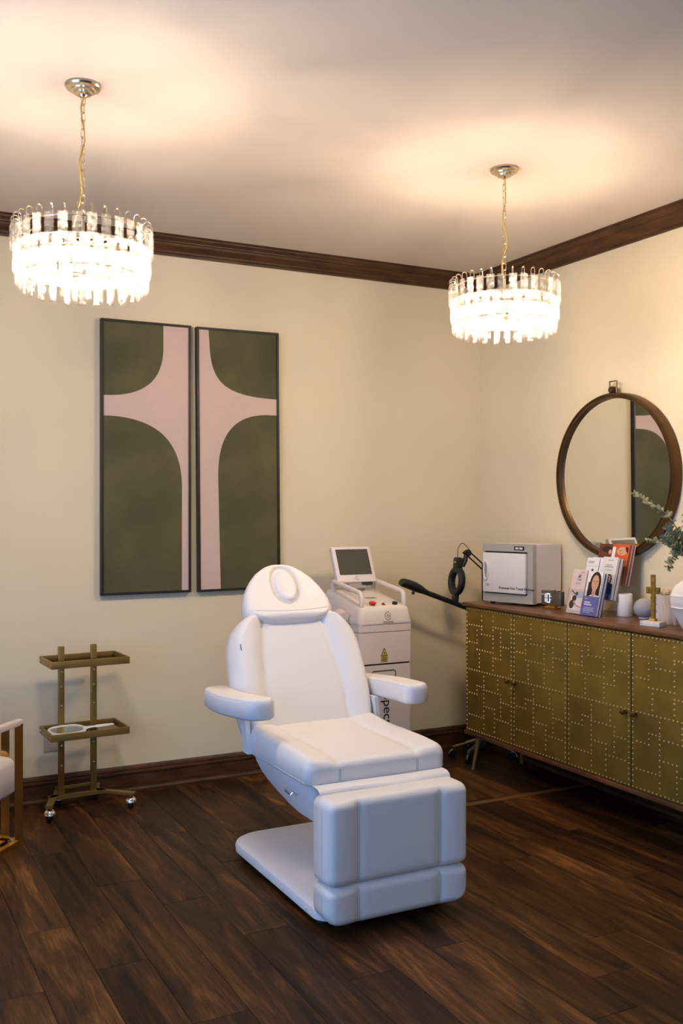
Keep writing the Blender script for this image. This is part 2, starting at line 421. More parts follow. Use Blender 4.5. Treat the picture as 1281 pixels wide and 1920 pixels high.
# crown moulding and baseboards: stepped profiles (distance from wall, height)
crown = [(0, 2.717), (.013, 2.717), (.015, 2.727), (.024, 2.730), (.026, 2.740), (.036, 2.745), (.045, 2.753), (.052, 2.765), (.054, 2.772), (.064, 2.774), (.066, 2.781), (.078, 2.786), (.085, 2.792), (.087, 2.798), (.097, 2.799), (.097, H), (0, H)]
base = [(0, 0), (.032, 0), (.032, .008), (.027, .017), (.017, .020), (.017, .083), (.022, .087), (.022, .096), (.015, .101), (.017, .107), (.014, .117), (.007, .125), (0, .125)]
def run_back(prof, name, x0, mitre=True):
    mb = MB(); mb.loft([[(x0, -d, z) for d, z in prof], [(-d, -d, z) for d, z in prof]]); return struct(mb.build(name, 'trim', ang=20))
def run_right(prof, name, y0):
    mb = MB(); mb.loft([[(-d, y0, z) for d, z in prof], [(-d, -d, z) for d, z in prof]]); return struct(mb.build(name, 'trim', ang=20))
run_back(crown, 'trim_1', LX); run_right(crown, 'trim_2', FY)
run_back(base, 'baseboard_back', LX); run_right(base, 'baseboard_right', FY)

# wall outlet behind the trolley
o = thing('wall_outlet', 'beige wall outlet plate low on the back wall behind the trolley', 'outlet', (-2.527, -.001, .30))
MB().rbox(-.04, .04, -.0035, .0035, -.06, .06, r=.0034, T=Matrix.Translation((0, -.0035, 0))).build('cover_plate', 'outlet', o)
for z in (-.025, .025): MB().box(-.015, .015, -.0095, -.007, z - .016, z + .016).build('socket', 'outlet', o)

# floor cord cover
o = MB(); o.loft([[(x, -.018 + 0, .0005), (x, -.010, .006), (x, .010, .006), (x, .018, .0005)] for x in (-1.60, -.02)])
o = o.build('cord_cover', 'cover', loc=(0, -.987, 0), rot=(0, 0, 0)); tag(o, 'brown strip cord cover running across the floor towards the sideboard', 'cord cover')

# ================================================================== paintings
def painting(label, x0, x1, z0, z1, shapes, rot):
    W_, Hh = x1 - x0, z1 - z0
    p = thing('painting', label, 'painting', ((x0 + x1) / 2, -.002, z0), 0, 'tall abstract panels on the back wall')
    p.rotation_euler = (0, R(rot), 0)
    t, dp = .012, .034
    f = MB()
    f.box(-W_ / 2, -W_ / 2 + t, -dp, 0, 0, Hh).box(W_ / 2 - t, W_ / 2, -dp, 0, 0, Hh).box(-W_ / 2 + t, W_ / 2 - t, -dp, 0, 0, t).box(-W_ / 2 + t, W_ / 2 - t, -dp, 0, Hh - t, Hh)
    f.build('frame', 'frame', p, smooth=False)
    c = MB().box(-W_ / 2 + t, W_ / 2 - t, -dp + .008, -.004, t, Hh - t).build('canvas', 'pink', p, smooth=False)
    for s in shapes:
        mb = MB(); y = -dp + .0072
        mb.prism([(-W_ / 2 + t + q[0] * (W_ - 2 * t), t + q[1] * (Hh - 2 * t)) for q in s], 'y', y, y + .0008)
        mb.build('painted_shape', 'green', c, smooth=False)
    return p
def arc(p0, p1, p2, p3, n=26):
    return [tuple((1 - t) ** 3 * a + 3 * (1 - t) ** 2 * t * b + 3 * (1 - t) * t * t * c + t ** 3 * d for a, b, c, d in zip(p0, p1, p2, p3)) for t in [i / n for i in range(n + 1)]]
# left panel: (0..1 across, 0..1 up)
A1 = [(0, 1), (.695, 1)] + arc((.695, .905), (.68, .80), (.50, .728), (0, .728))
A2 = [(0, .0)] + [(0, .652)] + arc((.05, .653), (.60, .65), (.905, .575), (.92, .40)) + [(.918, 0)]
B1 = [(1, 1), (.125, 1)] + arc((.135, .95), (.15, .80), (.30, .748), (1, .744))
B2 = [(1, .0), (1, .680)] + arc((.93, .680), (.45, .685), (.235, .60), (.233, .44)) + [(.255, 0)]
painting('tall abstract panel with dark green arcs on pink, left one of the pair', -2.296, -1.832, .988, 2.363, [A1, A2], 0)
painting('tall abstract panel with dark green arcs on pink, right one above the treatment chair', -1.792, -1.330, .988, 2.363, [B1, B2], -.43)

# ================================================================== round mirror
mr = thing('round_mirror', 'round wall mirror in a bronze frame with a square hanging loop on the right wall', 'mirror', (-.008, -1.19, 1.582)); mr.rotation_euler = (0, R(-.55), R(.5))
def ringlathe(prof, n=96):   # profile (radius, distance from wall) about the x axis
    mb = MB(); rings = [[(-d, r_ * math.cos(2 * PI * k / n), r_ * math.sin(2 * PI * k / n)) for r_, d in prof] for k in range(n)]
    m_ = len(prof); vs = [p for r_ in rings for p in r_]
    fs = [(k * m_ + i, k * m_ + (i + 1) % m_, ((k + 1) % n) * m_ + (i + 1) % m_, ((k + 1) % n) * m_ + i) for k in range(n) for i in range(m_)]
    return mb.add(vs, fs)
ringlathe([(.41, .001), (.41, .046), (.407, .052), (.399, .052), (.397, .047), (.392, .047), (.390, .050), (.384, .050), (.382, .033), (.382, .001)]).build('frame', 'bronze', mr, ang=30)
mb = MB(); mb.poly([(-.032, .3825 * math.cos(2 * PI * k / 96), .3825 * math.sin(2 * PI * k / 96)) for k in range(96)]); 
mb.poly([(-.004, .3825 * math.cos(2 * PI * k / 96), .3825 * math.sin(2 * PI * k / 96)) for k in range(96)])
mb.build('mirror_glass', 'mirror', mr, smooth=False)
lp = MB(); lp.tube([(-.03, -.024, .0), (-.03, .024, .0), (-.03, .024, .056), (-.03, -.024, .056)], r=.0045, n=6, closed=True)
lp.build('hanging_loop', 'bronze', mr, loc=(0, 0, .412), label='square bronze hanging loop')
MB().lathe([(.001, 0), (.016, 0), (.018, .006), (.018, .03), (.014, .038), (.001, .038)], n=16, T=Matrix.Translation((-.012, 0, .425)) @ Matrix.Rotation(R(-90), 4, 'Y')).build('loop_knob', 'brasscase', mr)

# ================================================================== chandeliers
def crystal_mesh(name, w_, h_, t_, m='crystal'):
    mb = MB(); b_ = min(w_, h_) * .16
    mb.loft([[(x, y, z) for x, z in ((-a, -h_ + c), (a, -h_ + c), (a, -c), (-a, -c))] for y, a, c in ((-t_ / 2, w_ / 2 - b_, b_), (-t_ / 6, w_ / 2, 0), (t_ / 6, w_ / 2, 0), (t_ / 2, w_ / 2 - b_, b_))])
    return mb.mesh(name, m, smooth=False)
cry1, cry2, cry3 = crystal_mesh('crystal', .031, .082, .011), crystal_mesh('crystal', .032, .088, .012), crystal_mesh('crystal', .027, .062, .012, 'crystal_c')
cry1c = crystal_mesh('crystal', .031, .082, .011, 'crystal_c')
def chandelier(label, x, y):
    c = thing('chandelier', label, 'chandelier', (x, y, H), 0, 'crystal chandeliers on the ceiling')
    MB().lathe([(.001, 0), (.056, 0), (.058, -.006), (.054, -.012), (.042, -.016), (.040, -.021), (.030, -.024), (.028, -.030), (.014, -.033), (.010, -.040), (.001, -.041)], n=40).build('canopy', 'palegold', c)
    # chain
    lk = MB(); hl, rw = .0165, .0075
    lk.tube([(rw * math.cos(a), 0, (hl - rw) * (1 if math.sin(a) >= 0 else -1) + rw * math.sin(a)) for a in [2 * PI * (k + .5) / 12 for k in range(12)]], r=.0016, n=5, closed=True)
    lme = lk.mesh('chain_link', 'palegold')
    z = -.05
    for k in range(15):
        inst('chain_link', lme, c, (0, 0, z), (0, 0, R(20) + (PI / 2 if k % 2 else 0))); z -= .0268
    ztop = -.405
    cp = [(.002, -.002, -.038)] + [(.008 * math.sin(k * 1.15 + x), -.006 * math.cos(k * .9), -.04 - .41 * k / 12) for k in range(1, 12)] + [(-.012 * (1 if x < -2 else -.2), 0, -.465)]
    if x < -2: cp = [(p[0] - .018 * max(0, (i - 4)) / 8, p[1], p[2]) for i, p in enumerate(cp)]
    MB().tube(cp, r=.0024, n=6).build('power_cord', 'cordgold', c, label='yellow gold fabric power cord')
    # frame: rings, spokes, stem
    f = MB()
    def ring(r_, z_, w_=.003, n=40): f.tube([(r_ * math.cos(2 * PI * k / n), r_ * math.sin(2 * PI * k / n), z_) for k in range(n)], r=w_, n=5, closed=True)
    ring(.199, -.432); ring(.205, -.489); ring(.200, -.526); ring(.185, -.576)
    for k in range(3):
        a = 2 * PI / 3 * k + .9
        f.tube([(.01 * math.cos(a), .01 * math.sin(a), -.495), (.198 * math.cos(a), .198 * math.sin(a), -.489)], r=.0022, n=5)
        f.tube([(.199 * math.cos(a), .199 * math.sin(a), -.432), (.205 * math.cos(a), .205 * math.sin(a), -.489), (.2 * math.cos(a), .2 * math.sin(a), -.526), (.185 * math.cos(a), .185 * math.sin(a), -.576)], r=.0022, n=5)
    f.tube([(0, 0, -.40), (0, 0, -.56)], r=.006, n=8)
    f.build('frame', 'palegold', c)
    MB().lathe([(.001, -.545), (.014, -.55), (.018, -.558), (.012, -.568), (.001, -.572)], n=16).build('hub', 'palegold', c)
    # hooks: wire loops in radial planes, one for each top crystal
    hk = MB(); ri, ro = .198, .223
    hk.tube([(ri, 0, -.434)] + [((ri + ro) / 2 - (ro - ri) / 2 * math.cos(a), 0, -.412 + .0125 * math.sin(a)) for a in [PI * k / 8 for k in range(9)]] + [(ro, 0, -.432)], r=.0021, n=5)
    hme = hk.mesh('hook', 'palegold')
    n = 32
    rr = random.Random(int(-x * 100))
    for k in range(n):
        a = 2 * PI * (k + .5) / n
        inst('hook', hme, c, (0, 0, 0), (0, 0, a))
        j = rr.uniform(-.06, .06)
        inst('crystal', cry1 if k % 2 else cry1c, c, (.222 * math.cos(a), .222 * math.sin(a), -.428), (0, 0, a + PI / 2 + j))
    for k in range(n):
        a = 2 * PI * k / n
        inst('crystal', cry2, c, (.213 * math.cos(a), .213 * math.sin(a), -.487), (0, 0, a + PI / 2 + rr.uniform(-.2, .2)))
    for k in range(n):
        a = 2 * PI * (k + .5) / n
        inst('crystal', cry2, c, (.206 * math.cos(a), .206 * math.sin(a), -.522 - .010 * (k % 2)), (0, 0, a + PI / 2 + rr.uniform(-.2, .2)))
    for k in range(24):
        a = 2 * PI * (k + .25) / 24
        inst('crystal', cry3, c, (.190 * math.cos(a), .190 * math.sin(a), -.573), (0, 0, a + PI / 2 + rr.uniform(-.12, .12)))
    # lamps
    bl = MB(); bl.lathe([(.003, -.026), (.012, -.016), (.016, -.004), (.0135, .008), (.0085, .016)], n=10)
    bme = bl.mesh('bulb', 'bulb')
    sm = MB(); sm.lathe([(.0105, 0), (.0118, .004), (.0118, .03), (.007, .036), (.004, .036)], n=12); sme = sm.mesh('lamp_socket', 'palegold')
    am = MB(); am.tube([(.006, 0, -.47), (.05, 0, -.462), (.10, 0, -.460), (.118, 0, -.480)], r=.004, n=6); ame = am.mesh('arm', 'palegold')
    for k in range(6):
        a = PI / 3 * k + .3
        inst('arm', ame, c, rot=(0, 0, a))
        inst('lamp_socket', sme, c, (.118 * math.cos(a), .118 * math.sin(a), -.513))
        inst('bulb', bme, c, (.118 * math.cos(a), .118 * math.sin(a), -.528))
    for o in c.children:
        if o.name.split('.')[0] not in ('canopy', 'chain_link', 'power_cord'): o.location.z -= .048
    return c
chandelier('tiered crystal drum chandelier on the left, hanging in front of the paintings', -2.744, -1.654)
chandelier('tiered crystal drum chandelier on the right, hanging before the room corner', -1.038, -1.638)

# ================================================================== treatment chair (faces -y)
CX = -1.755
ch = thing('treatment_chair', 'white vinyl reclining treatment chair with armrests in the middle of the floor', 'chair', (CX, -1.5, 0))
D = Matrix.Translation((-CX, 1.5, 0))          # world -> chair coordinates
def W(p): return D @ Vector(p)
def seam(path, name='seam', r=.0013, m='vinyl_seam', par=ch): return MB().tube(path, r=r, n=5).build(name, m, par)
# base plate
bo = []
def base_ring(ins, z):
    out = []; x0, x1, y0, y1 = -.268 + ins, .268 - ins, -.44 + ins, .44 - ins
    for cx, cy, a0, r_ in ((x1, y1, 0, .12), (x0, y1, 90, .12), (x0, y0, 180, .06), (x1, y0, 270, .06)):
        for k in range(9):
            a = R(a0 + 90 * k / 8); sx = 1 if cx > 0 else -1; sy = 1 if cy > 0 else -1
            out.append((cx - sx * r_ + r_ * math.cos(a), cy - sy * r_ + r_ * math.sin(a), z))
    return out
bs = MB(); bs.loft([base_ring(.012, .028), base_ring(.002, .032), base_ring(0, .052), base_ring(.004, .064), base_ring(.014, .071), base_ring(.030, .074), base_ring(.09, .077), base_ring(.14, .084)])
b_ = bs.build('base', 'plastic', ch)
MB().loft([base_ring(.03, .012), base_ring(.03, .03)]).build('base_plinth', 'rubber', ch)
for (x, y) in ((-.22, .33), (.22, .33), (-.22, -.36), (.22, -.36)): MB().lathe([(.02, 0), (.022, .004), (.022, .014), (.02, .016)], n=14, c=(x, y, 0)).build('foot', 'rubber', ch)
for y in (-.13, -.33): MB().lathe([(.001, 0), (.006, 0), (.006, .004), (.001, .0055)], n=10, T=Matrix.Translation((-.2665, y, .047)) @ Matrix.Rotation(R(-90), 4, 'Y')).build('screw_cap', 'plastic', ch)
# lift column, hidden mostly by the leg rest
cl = MB(); cl.loft([[(.035 + x, y, z) for x, y in ((-a, -.17 - b), (a, -.17 - b), (a, .10 + b), (-a, .10 + b))] for z, a, b in ((.07, .030, -.03), (.18, .028, -.035), (.40, .028, -.035))])
cl.build('lift_column', 'plastic', ch)
# seat pan: skirt tapering down from the cushion
pan = MB(); rings = []
side = [(.20, .482), (.195, .47), (.185, .435), (.165, .405), (.13, .382), (.07, .360), (0, .345), (-.08, .332), (-.16, .322), (-.19, .320)]   # back/bottom curve (y, z) in chair coords
def pan_ring(z, a, yb, yf, rc=.03):
    out = []
    for cx, cy, a0 in ((a - rc, yb - rc, 0), (-a + rc, yb - rc, 90), (-a + rc, yf + rc, 180), (a - rc, yf + rc, 270)):
        for k in range(5):
            q = R(a0 + 90 * k / 4); out.append((cx + rc * math.cos(q), cy + rc * math.sin(q), z))
    return out
for z, a, yb, yf in ((.485, .262, .19, -.345), (.462, .262, .19, -.345), (.458, .256, .185, -.345), (.44, .252, .178, -.345), (.41, .244, .150, -.342), (.385, .236, .105, -.337), (.36, .228, .035, -.33), (.335, .220, -.055, -.325), (.322, .214, -.12, -.315), (.318, .205, -.14, -.30)): rings.append(pan_ring(z, a, yb, yf))
pan.loft(rings[::-1]); pan.build('seat_pan', 'plastic', ch)
MB().tube([(-.2605, -.155, .415), (-.268, -.157, .408), (-.268, -.205, .404), (-.2605, -.207, .411)], r=.0035, n=6).build('latch', 'chrome', ch, label='small chrome latch')
# seat cushion
sv0, sv1 = 0, .56
def seat_extra(x, v):
    e = 0.
    b = max(0, (abs(x) - .155)) / .10
    e += .012 * min(b, 1) ** .8 if b < 1 else .012
    e -= .006 * math.exp(-((abs(x) - .158) / .012) ** 2)
    e += .012 * math.exp(-((v - 0.02) / .10) ** 2) - .010 * max(0, (v - .40) / .16) ** 2
    return e
shw = rounded_hw(.283, sv0, sv1, .05, .035)
sf = axes((0, .19, .472), (1, 0, 0), (0, -1, 0), (0, 0, 1))
def boxy(): return MB()
st = puff(MB(), shw, sv0, sv1, .085, .034, sf, seat_extra, 60, 50, .006).build('seat_cushion', 'vinyl', ch, ang=60)
sd = puff_d(shw, sv0, sv1, .085, .034, seat_extra)
for s in (-1, 1):
    pts = [sf @ Vector((s * (.157 - .0 * v), v, sd(s * .157, v) - .0005)) for v in [.02 + .53 * i / 30 for i in range(31)]] + [Vector((s * .157, .19 - .5605, z)) for z in (.52, .50, .482)]
    seam(pts, par=st)
    for dx in (-.004, .004):
        seam([Vector((s * .157 + dx, .19 - .5606, z)) for z in (.522, .50, .481)], r=.0009, par=st)
    seam([(s * .283, -.325, .53), (s * .2835, -.325, .50), (s * .2835, -.325, .478)], r=.0009, par=st)
    seam([(s * .2835, .13 - .48 * i / 12, .482 + .0 * i) for i in range(13)], r=.0011, par=st)
# vinyl flap between seat and leg rest
fp = MB(); nx = 40; rows = []
for (y, z, k) in ((-.350, .476, 0), (-.380, .477, .1), (-.405, .475, .3), (-.420, .468, .6), (-.427, .458, .9), (-.429, .447, 1.1)):
    rows.append([(x, y - .004 * math.sin(x * 17 + 1) * k, z - k * (.008 * math.sin(x * 9 + .6) + .004 * math.sin(x * 23))) for x in [-.262 + .525 * i / nx for i in range(nx + 1)]])
th = .0035
vs = [p for r_ in rows for p in r_] + [(p[0], p[1] + th, p[2] - th * .6) for r_ in rows for p in r_]
nn = nx + 1; o2 = len(rows) * nn; fs = []
for j in range(len(rows) - 1):
    for i in range(nx):
        a = j * nn + i; fs += [(a, a + 1, a + 1 + nn, a + nn), (o2 + a, o2 + a + nn, o2 + a + 1 + nn, o2 + a + 1)]
for i in range(nx):
    for j in (0, len(rows) - 1): a = j * nn + i; fs.append((a, o2 + a, o2 + a + 1, a + 1))
for j in range(len(rows) - 1):
    for i in (0, nx): a = j * nn + i; fs.append((a, a + nn, o2 + a + nn, o2 + a))
fp.add(vs, fs); fp.build('vinyl_flap', 'vinyl', ch, ang=80)
# leg rest: upper pad and lower pad, hanging in front
def leg_extra(x, v):
    e = .010 * min(max(0, (abs(x) - .16)) / .06, 1)
    return e - .007 * math.exp(-((abs(x) - .16) / .012) ** 2)
for nm, z0_, z1_, rc, yb in (('leg_rest', .172, .458, .022, -.405), ('foot_rest', .040, .172, .030, -.405)):
    hwf = rounded_hw(.278, 0, z1_ - z0_, .03 if nm == 'leg_rest' else .055, .03)
    fr = axes((0, yb, z0_), (1, 0, 0), (0, 0, 1), (0, -1, 0))
    lo = puff(MB(), hwf, 0, z1_ - z0_, 0.112, .030, fr, leg_extra, 60, 40, .008).build(nm, 'vinyl', ch, ang=60)
    dd = puff_d(hwf, 0, z1_ - z0_, .112, .030, leg_extra)
    hh_ = z1_ - z0_
    for s in (-1, 1):
        for q in (-.004, .004):
            seam([fr @ Vector((s * .16 + q, v, dd(s * .16, v) + .0022)) for v in [.012 + (hh_ - .024) * i / 24 for i in range(25)]], r=.0011, par=lo)
        seam([fr @ Vector((s * (hwf(v) + .0002), v, .072)) for v in [.03 + (hh_ - .06) * i / 14 for i in range(15)]], r=.0011, par=lo)
MB().box(-.12, .12, -.40, -.33, .20, .42).build('leg_rest_bracket', 'steel', ch, smooth=False)
# backrest (26 degrees off the vertical)
th_ = R(26.1)
o_ = W((CX, -1.333, .533))
vv = Vector((0, math.sin(th_), math.cos(th_))); nn_ = Vector((0, -math.cos(th_), math.sin(th_)))
prof = [(-.03, .262), (0, .272), (.06, .286), (.14, .294), (.22, .297), (.30, .296), (.364, .290), (.40, .280), (.43, .266), (.46, .246), (.482, .222), (.500, .190), (.510, .160), (.5165, .11), (.518, .03)]
def bhw(v):
    for (a, b), (c, d) in zip(prof, prof[1:]):
        if a <= v <= c: return b + (d - b) * (v - a) / (c - a)
    return prof[0][1] if v < 0 else prof[-1][1]
def bseam(v): return .172 - .045 * max(0, (v - .15) / .37) ** 1.6
def back_extra(x, v):
    s_ = bseam(v); ax = abs(x)
    e = .030 * math.sin(min(max((ax - s_) / .07, 0), 1) * PI / 2) - .008 * math.exp(-((ax - s_) / .010) ** 2)
    return e + .006 * math.exp(-((v - .12) / .12) ** 2)
TB = .085
bf = axes(o_ - nn_ * TB, (1, 0, 0), vv, nn_)
bk = puff(MB(), bhw, -.03, .518, TB, .040, bf, back_extra, 70, 60, .01).build('backrest', 'vinyl', ch, ang=60)
bd = puff_d(bhw, -.03, .518, TB, .040, back_extra)
for s in (-1, 1): seam([bf @ Vector((s * bseam(v), v, bd(s * bseam(v), v) - .0004)) for v in [.0 + .50 * i / 40 for i in range(41)]], r=.0012, par=bk)
tg = bf @ Vector((-.262, .355, bd(-.262, .355)))
tagm = MB(); tagm.poly([bf @ Vector((-.262 + a * .009, .355 + b * .022, bd(-.262 + a * .009, .355 + b * .022) + .0012)) for a, b in ((-1, -1), (1, -1), (1, 1), (-1, 1))])
tl = tagm.build('maker_tag', 'plastic', bk, label='tiny white cloth tag')
MB().poly([bf @ Vector((-.262 + a * .003 + .001, .355 + b * .013, bd(-.262, .355) + .0022)) for a, b in ((-1, -1), (1, -1), (1, 1), (-1, 1))]).build('tag_print', 'grayink', bk)
bkp = MB(); puff(bkp, rounded_hw(.20, 0, .36, .03, .08), 0, .36, .03, .012, axes(o_ - nn_ * (TB - .002) + vv * .06, (-1, 0, 0), vv, -nn_), None, 20, 20, .004); bkp.build('back_shell', 'plastic', ch)
# headrest
t2 = R(37.8); v2 = Vector((0, math.sin(t2), math.cos(t2))); n2 = Vector((0, -math.cos(t2), math.sin(t2)))
TH = .085
h_o = W((CX, -1.109, .952))
hprof = [(-.012, .06), (-.004, .120), (.008, .158), (.026, .187), (.05, .198), (.085, .196), (.12, .188), (.16, .170), (.20, .145), (.235, .112), (.262, .072), (.277, .036), (.281, .010)]
def hhw(v):
    for (a, b), (c, d) in zip(hprof, hprof[1:]):
        if a <= v <= c: return b + (d - b) * (v - a) / (c - a)
    return hprof[0][1] if v < 0 else hprof[-1][1]
pc = (.004, .158)
def head_extra(x, v):
    q = math.hypot((x - pc[0]) / .052, (v - pc[1]) / .082)
    e = -.017 * math.exp(-((q - 1.12) / .15) ** 2)
    e += .006 * max(0, 1 - (q / 1.0) ** 4) if q < 1 else 0
    return e + .012 * math.exp(-((v - .02) / .05) ** 2) * (1 - min(abs(x) / .2, 1) ** 2)
h_o = h_o + n2 * .030 - v2 * .012
hf = axes(h_o - n2 * (TH - .01), (1, 0, 0), v2, n2)
hd = puff(MB(), hhw, -.012, .281, TH, .030, hf, head_extra, 80, 80, .012).build('headrest', 'vinyl', ch, ang=60)
hdd = puff_d(hhw, -.012, .281, TH, .030, head_extra)
pl = MB(); rings = []
for q, dz in ((1.0, -.006), (.97, .002), (.90, .0065), (.75, .0085), (.4, .0095), (.05, .0097)):
    rings.append([hf @ Vector((pc[0] + .049 * q * math.cos(a), pc[1] + .078 * q * math.sin(a), TH + dz)) for a in [2 * PI * k / 40 for k in range(40)]])
pl.loft(rings); pg = pl.build('face_hole_plug', 'vinyl', ch, ang=60)
seam([hf @ Vector((x, .006 + .55 * x * x + .02, hdd(x, .006 + .55 * x * x + .02) + .0002)) for x in [-.165 + .33 * i / 30 for i in range(31)]], par=hd)
hb = MB(); hb.rbox(-.10, .10, -.05, 0, -.10, .16, r=.012, T=axes(h_o - n2 * (TH - .008), (1, 0, 0), n2, v2)); hb.build('headrest_bracket', 'plastic', ch)
MB().poly([hf @ Vector(p) for p in ((-.197, .045, .03), (-.197, .085, .03), (-.165, .03, .062), (-.165, .0, .04))]).build('corner_tab', 'vinyl', hd)
# armrests
def arm(s):
    L_ = .53; hwf = rounded_hw(.055, 0, L_, .052, .045)
    ti = R(4.0)
    cxf = lambda v: s * (.030 * math.sin(PI * v / L_) - .012)
    fr = axes((s * .338, .415, .618), (1, 0, 0), (0, -math.cos(ti), math.sin(ti)), (0, math.sin(ti), math.cos(ti)))
    mb = puff(MB(), hwf, 0, L_, .075, .018, fr, lambda x, v: .004, 26, 60, .010, cxf)
    a = mb.build('armrest', 'vinyl', ch, ang=60)
    d_ = puff_d(hwf, 0, L_, .075, .018, None)
    for e in (-1, 1):
        seam([fr @ Vector((cxf(v) + e * (hwf(v) * .93), v, d_(hwf(v) * .93, v) + .001)) for v in [.01 + (L_ - .02) * i / 40 for i in range(41)]], par=a)
    br = MB(); br.loft([[(s * x, y, z) for x, y in ((.280, .215 - k), (.298, .215 - k), (.298, .165 - k), (.280, .165 - k))] for z, k in ((.475, .035), (.56, .015), (.63, 0), (.640, 0))])
    br.build('armrest_bracket', 'plastic', ch)
arm(-1); arm(1)

# ================================================================== laser machine
mc = thing('laser_machine', 'tall pale laser treatment machine with tilted screen standing behind the treatment chair', 'machine', (-1.008, -.62, 0))
hw2, dp = .152, .42
def slab(x, y0, y1, z0, z1, r=.02, T=None): return MB().rbox(-x, x, y0, y1, z0, z1, r=r, n=4, T=T)
lo = MB()
def rrect(x, y0, y1, z, r, n=4):
    out = []
    for cx, cy, a0 in ((x - r, y1 - r, 0), (-x + r, y1 - r, 90), (-x + r, y0 + r, 180), (x - r, y0 + r, 270)):
        for k in range(n + 1): a = R(a0 + 90 * k / n); out.append((cx + r * math.cos(a), cy + r * math.sin(a), z))
    return out
lo.loft([rrect(hw2, 0, dp, z, .018) for z in (.05, .636)]); lower = lo.build('lower_cabinet', 'machine2', mc)
MB().loft([rrect(hw2 - .006, .006, dp - .006, z, .018) for z in (.635, .647)]).build('joint_gap', 'ink', mc)
MB().loft([rrect(hw2, 0, dp, z, .018) for z in (.645, .800)]).build('upper_body', 'machine2', mc)
MB().loft([rrect(hw2 - .003, .003, dp - .003, z, .018) for z in (.799, .806)]).build('joint_line', 'machgrey', mc)
MB().loft([rrect(hw2, 0, dp, z, .018) for z in (.804, .842)]).build('collar_band', 'machine2', mc)
# sloped console top
cs = MB(); rings = []
for z0_, z1_, ins in ((.842, .842, -.003), (.850, .850, -.004), (.905, .975, .008), (.918, .992, .013), (.925, 1.0, .024)):
    q = rrect(hw2 - ins, ins, dp - ins, 0, .03); rings.append([(x, y, z0_ + (z1_ - z0_) * (y / dp)) for x, y, _ in q])
cs.loft(rings); cs.build('console_top', 'machine', mc, ang=40)
sl = math.atan2(.075, dp)
def deck(x, y, h=0): return Vector((x, y, .925 + .075 * y / dp + h))
dm = MB(); q = [(-.085, .07), (.085, .07), (.085, .30), (-.085, .30)]
dm.loft([[deck(x, y, h) for x, y in q] for h in (-.004, .003)]); dm.build('deck_panel', 'machine', mc, smooth=False)
dm = MB(); q = [(-.03, .15), (.03, .15), (.03, .18), (-.03, .18)]; dm.loft([[deck(x, y, h) for x, y in q] for h in (.002, .004)]); dm.build('deck_slot', 'machgrey', mc, smooth=False)
for s in (-1, 1):
    x = s * .122
    MB().tube([deck(x, .035, -.01), deck(x, .036, .045), deck(x, .045, .058), deck(x, .06, .062), deck(x, .33, .050), deck(x, .345, .046), deck(x, .352, .035), deck(x, .355, -.01)], r=.0125, n=10).build('handle', 'machine', mc)
MB().lathe([(.014, 0), (.014, .008), (.018, .010), (.0185, .016), (.013, .020), (.001, .021)], n=20, T=Matrix.Translation(deck(-.055, .045)) @ Matrix.Rotation(sl, 4, 'X')).build('emergency_stop_button', 'red', mc, label='round red stop button')
MB().lathe([(.010, 0), (.010, .004), (.005, .005), (.005, .010), (.001, .010)], n=14, T=Matrix.Translation(deck(.008, .045)) @ Matrix.Rotation(sl, 4, 'X')).build('key_switch', 'dbrass', mc)
MB().lathe([(.014, 0), (.014, .010), (.010, .014), (.001, .014)], n=16, T=Matrix.Translation(deck(.075, .045)) @ Matrix.Rotation(sl, 4, 'X')).build('dial_knob', 'blackp', mc)
# screen, leaning back
sa = R(24)
sO = Vector((-.004, .315, 1.022))
sT = axes(sO, (1, 0, 0), (0, math.sin(sa), math.cos(sa)), (0, -math.cos(sa), math.sin(sa)))
sc_ = MB(); sc_.rbox(-.118, .118, -.0, .205, -.012, .022, r=.012, n=4, T=sT)
scr = sc_.build('screen_housing', 'machine', mc)
MB().prism([(-.096, .042), (.096, .042), (.096, .186), (-.096, .186)], 'z', .0215, .0232, T=sT).build('display', 'screen', scr, smooth=False)
lg = MB(); lg.tube([(.009 * math.cos(a), .022 + .009 * math.sin(a), .0226) for a in [PI * .2 + 1.7 * PI * k / 12 for k in range(13)]], r=.0012, n=4, T=sT); lg.build('screen_emblem', 'grayink', scr)
MB().box(-.05, .05, -.03, .0, -.02, .01, T=sT).build('screen_hinge', 'machgrey', mc, smooth=False)
MB().box(.03, .09, -.012, .0, -.004, .016, T=sT).build('screen_latch', 'blackp', mc, smooth=False)
# emblem and lettering on the console front
lT = axes((.008, -.0045, .882), (1, 0, 0), (0, .12, .99), (0, -1, .12))
em = MB()
rg = random.Random(5)
pts = [(.017 * math.cos(a) * (1 + .10 * math.sin(5 * a)), .020 * math.sin(a) * (1 + .08 * math.cos(4 * a)), 0) for a in [R(70) + R(250) * k / 26 for k in range(27)]]
em.tube(pts, r=.0011, n=4, T=lT)
em.tube([(-.008, .008, 0), (-.002, .004, 0), (-.004, -.003, 0), (.004, -.008, 0), (.002, -.013, 0)], r=.0011, n=4, T=lT)
em.tube([(.003, .017, 0), (.010, .012, 0), (.014, .005, 0), (.011, -.002, 0), (.015, -.008, 0)], r=.0010, n=4, T=lT)
em.tube([(-.004, .002, 0), (.006, .003, 0), (.009, -.004, 0)], r=.0009, n=4, T=lT)
em.build('lion_emblem', 'ink', mc, label='black line emblem of a maned head')
dm = MB()
for k in range(9): dm.box(-.030 + k * .0068, -.030 + k * .0068 + .0045, -.031, -.0275, -.001, .001, T=lT)
dm.build('emblem_caption', 'grayink', mc, smooth=False)
